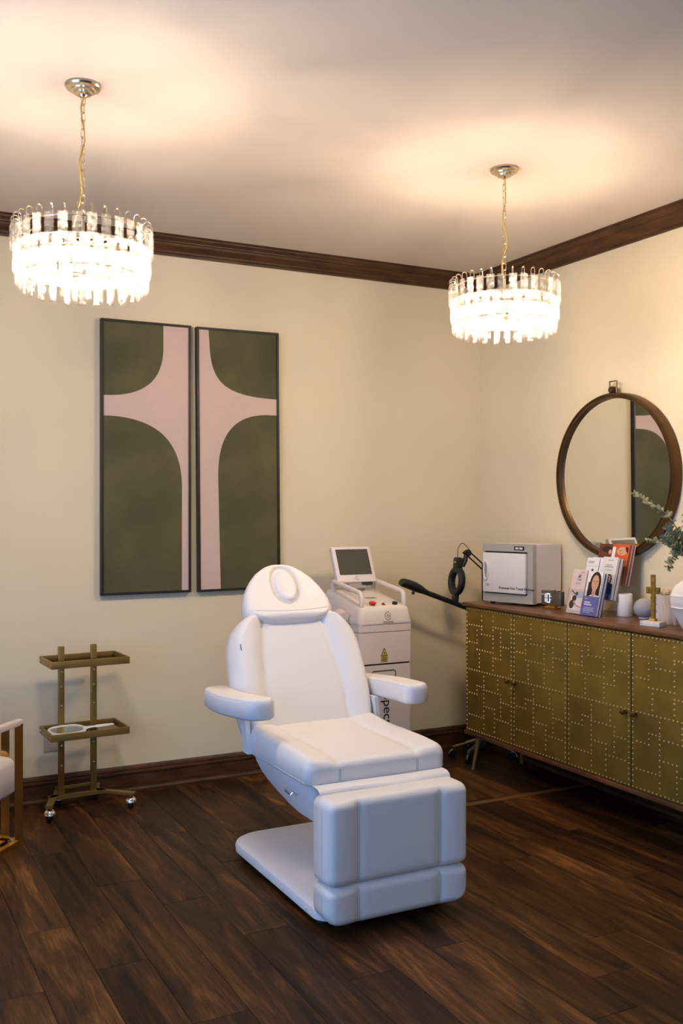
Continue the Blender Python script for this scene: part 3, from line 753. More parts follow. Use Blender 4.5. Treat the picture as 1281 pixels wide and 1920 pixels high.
# warning sticker
st = thing('warning_sticker', '', '', (0, 0, 0)); bpy.data.objects.remove(st)
MB().prism([(-.019, .0), (.019, 0), (0, .040)], 'y', -.0012, -.0002, T=Matrix.Translation((-.012, 0, .683))).build('warning_triangle', 'ink', mc, smooth=False)
tri = MB().prism([(-.0145, .003), (.0145, .003), (0, .033)], 'y', -.0018, -.0010, T=Matrix.Translation((-.012, 0, .683))).build('warning_triangle_field', 'yellow', mc, smooth=False)
bs_ = MB()
for k in range(8):
    a = PI / 4 * k; bs_.prism([(0 + .0008 * math.sin(a), .0125 - .0008 * math.cos(a)), (.007 * math.cos(a), .0125 + .007 * math.sin(a)), (-.0008 * math.sin(a), .0125 + .0008 * math.cos(a))], 'y', -.0022, -.0016, T=Matrix.Translation((-.012, 0, .683)))
bs_.prism([(.0035 * math.cos(2 * PI * k / 10), .0125 + .0035 * math.sin(2 * PI * k / 10)) for k in range(10)], 'y', -.0022, -.0016, T=Matrix.Translation((-.012, 0, .683)))
bs_.build('laser_symbol', 'ink', mc, smooth=False)
MB().box(-.0325, .0085, -.0014, -.0002, .653, .681).build('warning_label', 'yellow', mc, smooth=False)
dm = MB()
for k, (a, b) in enumerate(((-.026, .002), (-.029, .005), (-.029, .004), (-.029, .001))): dm.box(a, b, -.0018, -.0012, .6745 - k * .0058, .6772 - k * .0058)
for b in ((-.0325, .0085, .6800, .681), (-.0325, .0085, .653, .654)): dm.box(b[0], b[1], -.0018, -.0012, b[2], b[3])
dm.build('label_print', 'ink', mc, smooth=False)
# outlined plate and vertical name
dm = MB(); dm.tube([(x, -.001, z) for x, z in ((-.075, .528), (.045, .528), (.053, .536), (.053, .600), (.045, .608), (-.075, .608), (-.083, .600), (-.083, .536))], r=.0022, n=4, closed=True); dm.build('plate_outline', 'ink', mc)
text('Spect', .070, 'ink', mc, axes((-.016, -.0012, .494), (0, 0, -1), (1, 0, 0), (0, -1, 0)), 'lettering')
# handpiece cradle on the left side
cr = MB(); cr.rbox(-.205, -.15, .10, .19, .80, .86, r=.012); cr.build('handpiece_cradle', 'machgrey', mc)
MB().tube([(-.185, .10, .875), (-.185, .15, .885), (-.182, .20, .875)], r=[.026, .03, .022], n=14).build('handpiece', 'machine2', mc)
MB().tube([(-.182, .20, .87), (-.18, .24, .82), (-.175, .23, .68), (-.172, .20, .5), (-.168, .26, .38), (-.16, .3, .5)], r=.013, n=10).build('handpiece_hose', 'machgrey', mc)
for x in (-.11, .11):
    for y in (.06, .36):
        MB().lathe([(.004, -.012), (.024, -.012), (.025, -.006), (.025, .006), (.024, .012), (.004, .012)], n=14, T=Matrix.Translation((x, y, .025)) @ Matrix.Rotation(R(90), 4, 'Y')).build('caster', 'rubber', mc)
MB().box(-.13, .13, .03, .39, .035, .052).build('caster_plate', 'machgrey', mc, smooth=False)

# ================================================================== facial steamer with magnifier lamp on a rolling stand
sm = thing('magnifier_lamp_stand', 'black magnifier lamp and steamer arm on a rolling stand behind the sideboard end', 'lamp', (-.14, -.235, 0))
S = Matrix.Translation((.14, .235, 0))
def SW(p): return S @ Vector(p)
MB().lathe([(.014, .06), (.014, .80), (.011, .80), (.011, 1.10), (.001, 1.10)], n=14).build('pole', 'blackp', sm)
MB().lathe([(.001, .06), (.05, .06), (.05, .09), (.03, .11), (.02, .15), (.001, .15)], n=18).build('base_hub', 'blackp', sm)
for k, a in enumerate((213, 285, 140, 62, 178)):
    L_ = .235 if k == 0 else (.10 if k in (2, 3) else .21)
    d = Vector((math.cos(R(a)), math.sin(R(a)), 0)); e = d * L_
    MB().tube([d * .03 + Vector((0, 0, .085)), e + Vector((0, 0, .062))], r=[.012, .009], n=8).build('base_leg', 'steel', sm)
    t_ = Vector((-d.y, d.x, 0))
    cw = MB(); cw.lathe([(.006, -.009), (.024, -.009), (.025, -.006), (.025, .006), (.024, .009), (.006, .009)], n=16, T=Matrix.Translation(e + Vector((0, 0, .025))) @ axes((0, 0, 0), t_.cross(d), -d if False else d, t_))
    cw.build('caster', 'blackp', sm)
    cr = MB(); cr.tube([e + Vector((0, 0, .025)) + Vector((d.x * .027 * math.cos(q), d.y * .027 * math.cos(q), .027 * math.sin(q))) + t_ * .006 for q in [PI * .05 + PI * .9 * i / 10 for i in range(11)]], r=.002, n=5)
    cr.build('caster_guard', 'chrome', sm)
# scissor arm: two parallel rods rising to the head joint
j0, j1 = Vector((-.02, -.015, 1.10)), SW((-.262, -.25, 1.165))
for dz in (.018, -.016):
    MB().tube([j0 + Vector((0, 0, dz - .015)), j1 + Vector((0, 0, dz))], r=.0045, n=8).build('arm_rod', 'blackp', sm)
MB().lathe([(.001, -.016), (.017, -.016), (.020, -.010), (.020, .010), (.017, .016), (.001, .016)], n=16, T=Matrix.Translation(j1) @ Matrix.Rotation(R(80), 4, 'X')).build('arm_joint', 'blackp', sm)
MB().lathe([(.001, -.012), (.007, -.012), (.010, 0), (.007, .012), (.001, .012)], n=12, T=Matrix.Translation(j1 + Vector((-.026, -.012, .004))) @ Matrix.Rotation(R(80), 4, 'Y')).build('arm_knob', 'blackp', sm)
MB().tube([SW((-.272, -.25, 1.155)), SW((-.278, -.25, 1.125)), SW((-.295, -.25, 1.09))], r=[.012, .014, .012], n=10).build('head_neck', 'blackp', sm)
# magnifier head: an oval ring seen almost edge-on, hanging down
hc = SW((-.335, -.25, 1.008))
hN = Vector((-.985, .12, .1)).normalized(); 
hU = (Vector((.10, 0, 1)) - hN * hN.dot(Vector((.10, 0, 1)))).normalized(); hV = hN.cross(hU)
hT = axes(hc, hV, hU, hN)
def oval(rx, ry, z, n=40, y=0): return [(rx * math.cos(2 * PI * k / n), y + ry * math.sin(2 * PI * k / n), z) for k in range(n)]
hd_ = MB(); n_ = 40
rg_ = [oval(.046, .050, -.014), oval(.078, .078, -.014), oval(.084, .084, -.006), oval(.084, .084, .010), oval(.076, .077, .018), oval(.052, .055, .018), oval(.046, .050, .012)]
hd_.loft(rg_ + [rg_[0]], hT, cap=False); hd_.build('magnifier_ring', 'blackp', sm)
ln = MB(); ln.loft([oval(.0465, .0505, -.003), oval(.0465, .0505, .003)], hT); ln.build('magnifier_lens', 'acrylic', sm)
nk = MB(); nk.rbox(-.030, .030, .065, .135, -.018, .022, r=.014, n=4, T=hT); nk.build('lamp_housing', 'blackp', sm)
MB().lathe([(.001, 0), (.006, 0), (.005, .003), (.001, .004)], n=10, T=axes(hT @ Vector((-.005, .105, .022)), hV, hU, hN)).build('housing_screw', 'chrome', sm)
ft = MB(); ft.rbox(-.024, .024, -.135, -.07, -.012, .014, r=.008, T=hT); ft.build('ring_grip', 'blackp', sm)
# steam arm reaching to the left
a0, a1 = SW((-.262, -.255, .850)), SW((-.70, -.245, 1.010))
MB().tube([Vector((0, 0, .79)), a0 + Vector((.02, 0, -.02)), a0], r=.012, n=8).build('arm_bracket', 'blackp', sm)
dv = a1 - a0
MB().tube([a0, a0 + dv * .72], r=.0145, n=8).build('steam_arm', 'blackp', sm)
ux = dv.normalized(); uz = (Vector((0, 0, 1)) - ux * ux.z).normalized(); uy = uz.cross(ux)
sp = MB(); rings = []
for t, hh_, w_, up in ((.60, .014, .016, 0), (.66, .017, .02, .002), (.72, .023, .026, .005), (.82, .027, .03, .008), (.92, .026, .032, .008), (.985, .023, .03, .006), (1.0, .019, .027, .005)):
    c_ = a0 + dv * t + uz * up
    rings.append([c_ + uz * hh_ * math.sin(a) + uy * w_ * math.cos(a) for a in [2 * PI * k / 14 for k in range(14)]])
sp.loft(rings); sp.build('steam_nozzle', 'blackp', sm)
MB().tube([a0 + dv * .80 - uz * .02, a0 + dv * .80 - uz * .036], r=.009, n=8).build('nozzle_knob', 'blackp', sm)
# cable looping over the joint
MB().tube([SW(p) for p in ((-.318, -.25, 1.10), (-.330, -.25, 1.15), (-.328, -.25, 1.19), (-.310, -.25, 1.218), (-.288, -.25, 1.22), (-.265, -.25, 1.20), (-.245, -.25, 1.178))], r=.0022, n=6).build('cable', 'blackp', sm)

# ================================================================== sideboard
FXc, YL, DW = -.43, -.476, .413
ZB, ZT = .222, .893
sbd = thing('sideboard', 'long brass-clad sideboard with nailhead patterned doors and walnut top along the right wall', 'sideboard', (FXc, YL, 0))
YR = YL - 4 * DW - .012
Ls = YL - YR
dpt = -.035 - FXc
MB().box(.016, dpt, -Ls, 0, ZB, ZT).build('carcass', 'brasscase', sbd, smooth=False)
tp = MB(); tp.rbox(-.016, dpt, -Ls - .015, .018, ZT + .001, .912, r=.006); tp.build('tabletop', 'cabwood', sbd)
rl = MB(); rl.rbox(-.004, dpt, -Ls - .004, .010, ZB - .022, ZB + .001, r=.005); rl.build('bottom_rail', 'cabwood', sbd)
for (x, y, ex, ey) in ((.055, -.05, -.006, .05), (dpt - .055, -.05, .02, .03), (.055, -Ls + .05, -.006, -.05), (dpt - .055, -Ls + .05, .02, -.03)):
    MB().tube([(x + ex, y + ey, 0), (x, y, ZB - .021)], r=[.0085, .014], n=12).build('leg', 'legbrass', sbd)
# door nail pattern (u across 0..1 from the left, v 0..1 from the top)
hs = [(.14, 0, .35), (.28, 0, .25), (.20, .35, .60), (.13, .60, 1), (.27, .76, 1), (.37, .60, .76), (.33, .25, .60), (.50, 0, 1), (.62, .25, .40), (.69, 0, .25), (.64, .40, .76), (.70, .76, 1), (.77, .40, .63), (.84, .63, 1), (.865, 0, .40)]
vs_ = [(.35, .02, .20), (.25, .14, .33), (.60, .0, .50), (.76, .13, .37), (.30, .33, .50), (.40, .50, .98), (.70, .50, .64), (.25, .62, .69), (.76, .64, .84), (.63, .77, .98)]
DH = ZT - ZB - .008
dwn = DW - .006
nl = MB(); done = set()
def nail(u, v):
    k = (round(u * 90), round(v * 90))
    if any((k[0] + a, k[1] + b) in done for a in (-1, 0, 1) for b in (-1, 0, 1)): return
    done.add(k)
    y, z = -u * dwn, (1 - v) * DH
    rn = .0047
    nl.loft([[(x, y + r_ * math.cos(a), z + r_ * math.sin(a)) for a in [2 * PI * q / 6 for q in range(6)]] for x, r_ in ((0, rn), (-.0020, rn * .8), (-.0032, rn * .3))])
sp_ = .0232
def seg(u0, v0, u1, v1):
    L_ = math.hypot((u1 - u0) * dwn, (v1 - v0) * DH); n = max(1, round(L_ / sp_))
    for i in range(n + 1): nail(u0 + (u1 - u0) * i / n, v0 + (v1 - v0) * i / n)
e_ = .022; ev = .013
for a in ((e_, ev, 1 - e_, ev), (e_, 1 - ev, 1 - e_, 1 - ev), (e_, ev, e_, 1 - ev), (1 - e_, ev, 1 - e_, 1 - ev)): seg(*a)
for v, a, b in hs: seg(max(a, e_), v, min(b, 1 - e_), v)
for u, a, b in vs_: seg(u, max(a, ev), u, min(b, 1 - ev))
nme = nl.mesh('nailheads', 'nail')
dme = MB().rbox(0, .018, -dwn, 0, 0, DH, r=.002).mesh('door', 'brass')
kme = MB().lathe([(.001, 0), (.007, 0), (.006, .008), (.011, .012), (.014, .020), (.011, .028), (.001, .030)], n=16).mesh('knob', 'dbrass')
for k in range(4):
    d = inst('door', dme, sbd, (-.003, -.006 - k * DW - .003, ZB + .004))
    n_o = inst('nailheads', nme, d); n_o['kind'] = 'stuff'; n_o['label'] = 'rows of small brass nailheads'
    yk = -dwn + .026 if k % 2 == 0 else -.026
    inst('knob', kme, d, (0, yk, DH * .485), (0, R(-90), 0))
TZ = .9125

# ================================================================== towel warmer
wa = math.atan2(.098, .328)
wr = thing('towel_warmer', 'white and grey hot towel warmer cabinet with door on the left end of the sideboard', 'appliance', (-.365, -.545, TZ), 0)
wr.rotation_euler = (0, 0, R(-90) + wa)   # local x runs along the front to the right, y to the back
WW, WD, WH = .322, .262, .318
MB().box(.004, WW - .004, .03, WD, .016, WH).build('case', 'warm_w', wr, smooth=False)
ff = MB(); ff.box(0, WW, 0, .032, .012, .055).box(0, WW, 0, .032, WH - .038, WH + .002).box(0, .012, .004, .032, .055, WH - .038).box(WW - .034, WW, 0, .032, .055, WH - .038)
ff.build('front_frame', 'warm_g', wr, smooth=False)
MB().box(.010, WW - .03, .010, .03, .05, WH - .035).build('door_gap', 'ink', wr, smooth=False)
dr = MB(); dr.rbox(.008, WW - .038, -.016, .010, .062, WH - .046, r=.006); dr = dr.build('door', 'warm_w', wr)
hm = MB(); hm.loft([oval(.0165, .052, 0, 24), oval(.0165, .052, .012, 24), oval(.014, .048, .014, 24), oval(.0105, .044, .010, 24), oval(.010, .043, .004, 24)], axes((.036, -.0158, .178), (1, 0, 0), (0, 0, 1), (0, -1, 0))); hm.build('handle', 'warm_w', dr)
MB().loft([oval(.0095, .042, .001, 20), oval(.0095, .042, .006, 20)], axes((.038, -.016, .178), (1, 0, 0), (0, 0, 1), (0, -1, 0))).build('handle_recess', 'machgrey', dr)
MB().box(.205, .268, -.0015, 0, WH - .029, WH - .009).build('switch_panel', 'blackp', wr, smooth=False)
for x in (.215, .240): MB().box(x, x + .019, -.004, -.0015, WH - .024, WH - .014).build('switch', 'warm_w', wr, smooth=False)
text('Premium Hot Towel Warmer', .0185, 'ink', wr, axes((.118, -.0164, .083), (1, 0, 0), (0, 0, 1), (0, -1, 0)), 'lettering', bold=.0004)
dm = MB()
for i in range(3): dm.tube([(.034 + .009 * i + .006 * math.cos(a), -.0164, .101 + .005 * math.sin(a)) for a in [2 * PI * q / 10 for q in range(10)]], r=.0009, n=4, closed=True)
dm.build('badge', 'grayink', dr)
for x in (.04, WW - .05):
    for y in (.035, WD - .03): MB().lathe([(.012, 0), (.013, .003), (.013, .013), (.011, .0165)], n=12, c=(x, y, 0)).build('foot', 'blackp', wr)

# ================================================================== digital clock
ck = thing('digital_clock', 'small brown mirrored digital clock showing 10 beside the towel warmer', 'clock', (-.262, -.905, TZ))
ck.rotation_euler = (0, 0, R(-90) + R(6))
cb = MB(); cb.rbox(0, .135, 0, .032, .018, .092, r=.006); cb.build('case', 'clock', ck)
MB().box(.028, .105, -.012, .036, 0, .010).box(.045, .09, .004, .028, .010, .020).build('stand', 'gold', ck, smooth=False)
def segd(mb, x, z, w_, h_, t_, on):
    sg = dict(a=(x, x + w_, z + h_ - t_, z + h_), d=(x, x + w_, z, z + t_), g=(x, x + w_, z + h_ / 2 - t_ / 2, z + h_ / 2 + t_ / 2), f=(x, x + t_, z + h_ / 2 + t_ * .3, z + h_ - t_ * .5), e=(x, x + t_, z + t_ * .5, z + h_ / 2 - t_ * .3), b=(x + w_ - t_, x + w_, z + h_ / 2 + t_ * .3, z + h_ - t_ * .5), c=(x + w_ - t_, x + w_, z + t_ * .5, z + h_ / 2 - t_ * .3))
    for k in on: a, b, c_, d = sg[k]; mb.box(a, b, -.0012, -.0004, c_, d)
dg = MB(); segd(dg, .012, .031, .022, .048, .0055, 'bc'); segd(dg, .040, .031, .024, .048, .0055, 'abcdef')
dg.box(.010, .017, -.0012, -.0004, .070, .0735).box(.070, .0735, -.0012, -.0004, .046, .050).box(.070, .0735, -.0012, -.0004, .062, .066)
dg.build('digits', 'led', ck, smooth=False, label='glowing white digits 10')
for x in (.075, .108): MB().box(x, x + .016, .006, .018, .0915, .0945).build('top_button', 'blackp', ck, smooth=False)

# ================================================================== brochure holder and brochures
bh = thing('brochure_holder', 'clear acrylic three tier brochure holder on the sideboard', 'brochure holder', (-.315, -1.15, TZ))
bh.rotation_euler = (0, 0, R(-90))     # local x to the right along the cabinet, y towards the wall
lean = R(14)
HWd = .225
tiers = [(0., .004, .0), (.085, .078, .012), (.17, .145, -.012)]      # y, z of each pocket's foot, x shift
for i, (ty_, tz_, tx_) in enumerate(tiers):
    T_ = axes((tx_, ty_, tz_), (1, 0, 0), (0, math.sin(lean), math.cos(lean)), (0, -math.cos(lean), math.sin(lean)))
    mb = MB(); mb.box(0, HWd, 0, .120, .0, .003, T=T_).box(0, HWd, 0, .20, -.041, -.038, T=T_).box(0, .003, 0, .12, -.038, 0, T=T_).box(HWd - .003, HWd, 0, .12, -.038, 0, T=T_).box(0, HWd, -.003, 0, -.041, .003, T=T_)
    mb.build('pocket', 'acrylic', bh, smooth=False)
for x in (0., HWd - .003):
    mb = MB(); mb.prism([(.03, 0), (.235, 0), (.235, .13), (.20, .14), (.11, .075), (.03, .005)], 'x', x + .003, x + .006); mb.build('side_support', 'acrylic', bh, smooth=False)
MB().box(.003, HWd, .228, .231, 0, .14).build('back_support', 'acrylic', bh, smooth=False)
bh_mat = bh.matrix_basis.copy()
bpy.context.view_layer.update()
bh_mat = bh.matrix_world.copy()
def brochure(tier, x, w_, h_, depth, base_m, label, prints, dx=0., dz=0., group=None, roll=0.):
    ty_, tz_, tx_ = tiers[tier]
    T_ = bh_mat @ axes((tx_ + x, ty_, tz_), (1, 0, 0), (0, math.sin(lean), math.cos(lean)), (0, -math.cos(lean), math.sin(lean))) @ Matrix.Translation((0, .001 + dz, -depth)) @ Matrix.Rotation(R(roll), 4, 'Z')
    mb = MB(); mb.box(0, w_, 0, h_, -.0022, 0)
    o = mb.build('brochure', base_m, None, smooth=False); o.matrix_world = T_
    tag(o, label, 'brochure', group)
    for k, (pm_, pts) in enumerate(prints):
        mb = MB(); z = .0003 + .00022 * k
        mb.prism([(a * w_, b * h_) for a, b in pts], 'z', z - .0003, z)
        mb.build('print', pm_, o, smooth=False)
    return o
def ell(cx, cy, rx, ry, n=22, a0=0, a1=2 * PI): return [(cx + rx * math.cos(a0 + (a1 - a0) * k / n), cy + ry * math.sin(a0 + (a1 - a0) * k / n)) for k in range(n)]
def rect(a, b, c, d): return [(a, c), (b, c), (b, d), (a, d)]
blush = [('p_white', rect(.15, .97, .08, .40)), ('p_sky', rect(.5, .97, .36, .50)), ('p_hair', ell(.30, .20, .17, .10)), ('p_hair', ell(.42, .34, .15, .07)), ('p_hair', ell(.55, .45, .09, .045)), ('p_skin', [(.35, .26), (.62, .17), (.95, .14), (.95, .16), (.62, .20), (.42, .30)]), ('p_hair', [(.15, .50), (.5, .42), (.52, .44), (.18, .52)]),
         ('grayink', rect(.42, .62, .815, .85)), ('grayink', rect(.46, .66, .86, .88)), ('grayink', rect(.38, .70, .775, .785)), ('grayink', rect(.42, .68, .755, .762)), ('grayink', rect(.30, .72, .69, .695)), ('grayink', rect(.35, .68, .665, .67)), ('grayink', rect(.6, .85, .935, .945))]
woman = [('p_white', rect(0, 1, .42, 1)), ('p_hair', ell(.58, .74, .38, .255)), ('p_hair', rect(.12, .48, .42, .75)), ('p_hair', rect(.68, .95, .46, .75)), ('p_skin', rect(.46, .70, .42, .62)), ('p_skin', ell(.58, .74, .235, .18)), ('p_hair', ell(.48, .775, .05, .010)), ('p_hair', ell(.68, .775, .05, .010)), ('p_red', ell(.585, .72, .03, .012)), ('p_red', ell(.58, .665, .095, .018)), ('p_white', ell(.58, .668, .075, .010)), ('p_white', [(.25, .42), (.45, .47), (.58, .42)]), ('p_white', [(.58, .42), (.72, .48), (.98, .42)]), ('p_blue', rect(0, 1, 0, .43)),
         ('p_white', rect(.10, .50, .275, .305)), ('p_white', rect(.10, .62, .225, .255)), ('p_sky', rect(.10, .85, .165, .18)), ('p_sky', rect(.10, .80, .13, .145)), ('p_sky', rect(.10, .86, .095, .108)), ('p_sky', rect(.10, .60, .06, .072)), ('p_sky', rect(.10, .30, .36, .375))]
bluew = [('p_white', rect(0, 1, .55, 1)), ('p_sky', rect(0, 1, .0, .50)), ('grayink', rect(.12, .62, .90, .915)), ('grayink', rect(.12, .55, .865, .88)), ('grayink', rect(.1, .9, .79, .796)), ('p_navy', rect(.50, .66, .30, .72)), ('p_blue', rect(.40, .48, .30, .66))]
whitew = [('grayink', rect(.36, .72, .915, .928)), ('grayink', rect(.26, .70, .80, .815)), ('grayink', rect(.20, .78, .755, .772)), ('grayink', rect(.22, .78, .70, .707)), ('grayink', rect(.36, .72, .675, .682)), ('p_hair', ell(.62, .49, .20, .11)), ('p_skin', ell(.62, .48, .13, .085)), ('p_hair', ell(.48, .40, .14, .07)), ('p_navy', [(.25, .05), (.35, .34), (.62, .40), (.95, .36), (1, .05)]), ('p_blue', rect(.0, 1, .0, .12))]
orange = [('p_red', rect(0, .45, 0, 1)), ('p_hair', ell(.28, .86, .18, .08)), ('p_skin', ell(.38, .80, .05, .06)), ('p_white', rect(.45, .56, .55, .93)), ('p_skin', ell(.78, .83, .17, .11)), ('p_hair', ell(.72, .845, .035, .008)), ('p_hair', [(.86, .93), (.97, .93), (.97, .80), (.92, .82)]), ('p_red', ell(.74, .765, .03, .008))]
brochure(0, .004, .100, .215, .004, 'p_pink', 'blush brochure printed with a dark dancing figure, front left of the holder', blush)
brochure(0, .114, .100, .212, .004, 'paper', 'brochure with a smiling dark-haired woman above a periwinkle panel, bottom tier', woman)
brochure(1, .002, .085, .195, .004, 'p_sky', 'pale blue brochure with a navy product, left of the middle tier', bluew)
brochure(1, .110, .100, .205, .004, 'paper', 'white brochure with grey text above a woman in navy, right of the middle tier', whitew)
brochure(2, .02, .205, .195, .004, 'p_orange', 'orange booklet with two close-up faces in the top tier', orange, dx=0)
ORD = ('directly', 'second', 'third', 'fourth', 'fifth', 'sixth')
def stack(n, tier, f, mats, names, what, where, group):
    for k in range(n):
        x, w_, h_, d_, ro = f(k)
        brochure(tier, x, w_, h_, d_, mats[k % len(mats)], '%s %s, %s behind %s' % (names[k % len(mats)], what, ORD[k], where), [], group=group, roll=ro)
stack(5, 0, lambda k: (.006 + .003 * k, .100, .209 - .002 * k, .010 + .005 * k, -1.2 * k), ('p_pink', 'p_brown', 'paper'), ('blush', 'brown edged', 'white'), 'pamphlet', 'the blush dancing figure brochure', 'pamphlets behind the blush brochure')
stack(5, 0, lambda k: (.117 + .001 * k, .100, .208 - .001 * k, .010 + .005 * k, 0), ('paper', 'p_navy', 'p_sky'), ('white', 'navy edged', 'pale blue'), 'pamphlet', 'the smiling woman brochure', 'pamphlets behind the smiling woman brochure')
stack(4, 1, lambda k: (.030 + .020 * k, .085, .200 - .002 * k, .010 + .005 * k, 0), ('p_white', 'p_sky'), ('white', 'pale blue'), 'fanned pamphlet', 'the pale blue brochure', 'pamphlets beside the pale blue brochure')
stack(5, 1, lambda k: (.113 + .002 * k, .100, .202, .010 + .005 * k, 0), ('paper', 'p_brown', 'p_white'), ('white', 'brown edged', 'bright white'), 'pamphlet', 'the white text brochure', 'pamphlets behind the white text brochure')
stack(6, 2, lambda k: (.021 + .001 * k, .205, .194 + .001 * (k % 2), .009 + .0048 * k, 0), ('p_brown', 'p_orange', 'paper'), ('brown', 'orange', 'white'), 'booklet', 'the orange two-faces booklet', 'booklets behind the orange booklet')

# ================================================================== small things on the sideboard
o = MB().lathe([(.001, 0), (.034, 0), (.0355, .002), (.0355, .104), (.034, .106), (.030, .104), (.029, .100), (.001, .100)], n=40).build('candle_holder', 'candle', loc=(-.150, -1.385, TZ), ang=40); tag(o, 'plain white cylinder holder beside the brochure holder', 'holder')
sk = thing('smart_speaker', 'grey fabric covered ball speaker between the white cylinder and the brass cross', 'speaker', (-.150, -1.508, TZ))
MB().lathe([(.046 * math.sin(a) if .02 < a < 3.1 else .001, .045 - .046 * math.cos(a)) for a in [R(28) + R(152) * k / 22 for k in range(23)]], n=36, c=(0, 0, .003)).build('fabric_ball', 'fabric', sk)
MB().lathe([(.001, 0), (.022, 0), (.0245, .003), (.023, .008), (.001, .008)], n=28).build('base', 'plastic', sk)
cx_ = thing('table_cross', 'small antique gold cross on a white marble base near the sideboard front edge', 'cross', (-.318, -1.735, TZ))
cx_.rotation_euler = (0, 0, R(-90) + R(14))
mbb = MB(); mbb.rbox(-.048, .048, -.03, .03, 0, .022, r=.003); mbb.build('marble_base', 'marble', cx_)
up_ = MB(); up_.box(-.009, .009, -.006, .006, .032, .222); 
for z in (.06, .09, .12): up_.box(-.0105, .0105, -.0075, .0075, z, z + .006)
up_.build('upright', 'antgold', cx_, smooth=False)
cbm = MB(); cbm.box(-.031, .031, -.0065, .0065, .140, .168)
for k in range(4): cbm.box(-.0285 + k * .0155, -.0175 + k * .0155, -.009, .009, .145, .163)
cbm.build('crossbar', 'antgold', cx_, smooth=False)
fb = MB(); fb.box(-.013, .013, -.012, .012, .022, .034); fb.build('foot_block', 'gold', cx_, smooth=False)
rb = thing('ribbed_diffuser', 'pale ribbed ceramic diffuser block with dried flower top behind the cross', 'diffuser', (-.185, -1.700, TZ))
rb.rotation_euler = (0, 0, R(-90))
rm = MB(); pts = []
for i in range(12):
    x = -.055 + .0095 * i
    pts += [(x, -.028), (x + .0015, -.0305), (x + .006, -.0305), (x + .0078, -.028)]
pts += [(.061, -.028), (.061, .028), (-.055, .028)]
rm.prism(pts, 'z', 0, .125); rm.build('ribbed_block', 'ribbed', rb, smooth=False)
pme_ = MB().lathe([(.001, 0), (.009, .004), (.013, .012), (.010, .022), (.001, .026)], n=8).mesh('petal', 'petal')
for k in range(9): a = k * 2.4; inst('petal', pme_, rb, (-.022 + .012 * math.cos(a) * (k % 3), .012 * math.sin(a), .124 + .004 * (k % 2)), (.3 * math.cos(k), .3 * math.sin(k * 2), a))

# vase
VC = Vector((-.262, -1.925, TZ))
vz = MB(); vz.lathe([(.001, 0), (.052, 0), (.058, .006), (.072, .03), (.088, .062), (.099, .090), (.104, .0955), (.1005, .099), (.104, .110), (.106, .125), (.105, .140), (.107, .1455), (.102, .150), (.098, .165), (.086, .185), (.066, .200), (.052, .208), (.048, .222), (.052, .235), (.047, .236), (.042, .222), (.040, .12), (.001, .06)], n=48)
vo = vz.build('vase', 'vase', loc=VC, ang=50); tag(vo, 'white rough plaster vase with ridges at the right end of the sideboard', 'vase')
# eucalyptus branches
def leaf_mesh(name, m):
    mb = MB(); L_, Wd = 1.0, .84; rows = []
    n = 7
    for i in range(n + 1):
        t = i / n; w_ = Wd / 2 * math.sin(PI * (t * .94 + .03)) ** .7
        rows.append([(-w_, t * L_, .10 * math.sin(PI * t) + .10), (0, t * L_, .07 * math.sin(PI * t)), (w_, t * L_, .10 * math.sin(PI * t) + .10)])
    vs = [p for r_ in rows for p in r_] + [(p[0] * .98, p[1], p[2] - .035) for r_ in rows for p in r_]; k = 3 * (n + 1); fs = []
    for i in range(n):
        for j in range(2):
            a = i * 3 + j; fs += [(a, a + 1, a + 4, a + 3), (k + a, k + a + 3, k + a + 4, k + a + 1)]
        for j in (0, 2): a = i * 3 + j; fs.append((a, a + 3, k + a + 3, k + a))
    return mb.add(vs, fs).mesh(name, m)
lm1, lm2 = leaf_mesh('leaf', 'leaf'), leaf_mesh('leaf', 'leaf2')
rl_ = random.Random(11)
mouth = VC + Vector((0, 0, .225))
def branch(label, pts, nleaf, size, pale, start=.25):
    root = thing('eucalyptus_branch', label, 'branch', mouth, 0, 'eucalyptus branches in the vase')
    P = [Vector(p) - mouth for p in pts]
    path = []
    for i in range(len(P) - 1):
        p0 = P[max(i - 1, 0)]; p1 = P[i]; p2 = P[i + 1]; p3 = P[min(i + 2, len(P) - 1)]
        for k in range(8):
            t = k / 8
            path.append(.5 * ((2 * p1) + (-p0 + p2) * t + (2 * p0 - 5 * p1 + 4 * p2 - p3) * t * t + (-p0 + 3 * p1 - 3 * p2 + p3) * t ** 3))
    path.append(P[-1])
    n = len(path)
    MB().tube(path, r=[.0028 - .0019 * i / n for i in range(n)], n=5).build('stem', 'stem', root)
    for k in range(nleaf):
        f = start + (1 - start) * (k // 2 * 2) / nleaf
        i = min(int(f * (n - 1)), n - 2); p = path[i]; t = (path[i + 1] - path[i]).normalized()
        ang = rl_.uniform(0, PI) if k % 2 == 0 else ang + PI
        q = t.orthogonal().normalized(); q2 = t.cross(q)
        out = (q * math.cos(ang) + q2 * math.sin(ang)); d = (out * .9 + t * .45 + Vector((rl_.uniform(-.2, .2), rl_.uniform(-.2, .2), rl_.uniform(-.1, .3)))).normalized()
        nrm = (t - d * t.dot(d)).normalized() * rl_.choice((1, 1, -1)) + Vector((rl_.uniform(-.5, .5), rl_.uniform(-.5, .5), rl_.uniform(-.3, .3)))
        nrm = (nrm - d * nrm.dot(d)).normalized(); x = d.cross(nrm)
        s = size * (1.0 - .45 * f) * rl_.uniform(.8, 1.15)
        o = inst('leaf', lm2 if rl_.random() < pale else lm1, root); m_ = axes((0, 0, 0), x * s, d * s, nrm * s); m_.translation = p; o.matrix_local = m_
    return root
m0 = tuple(mouth)
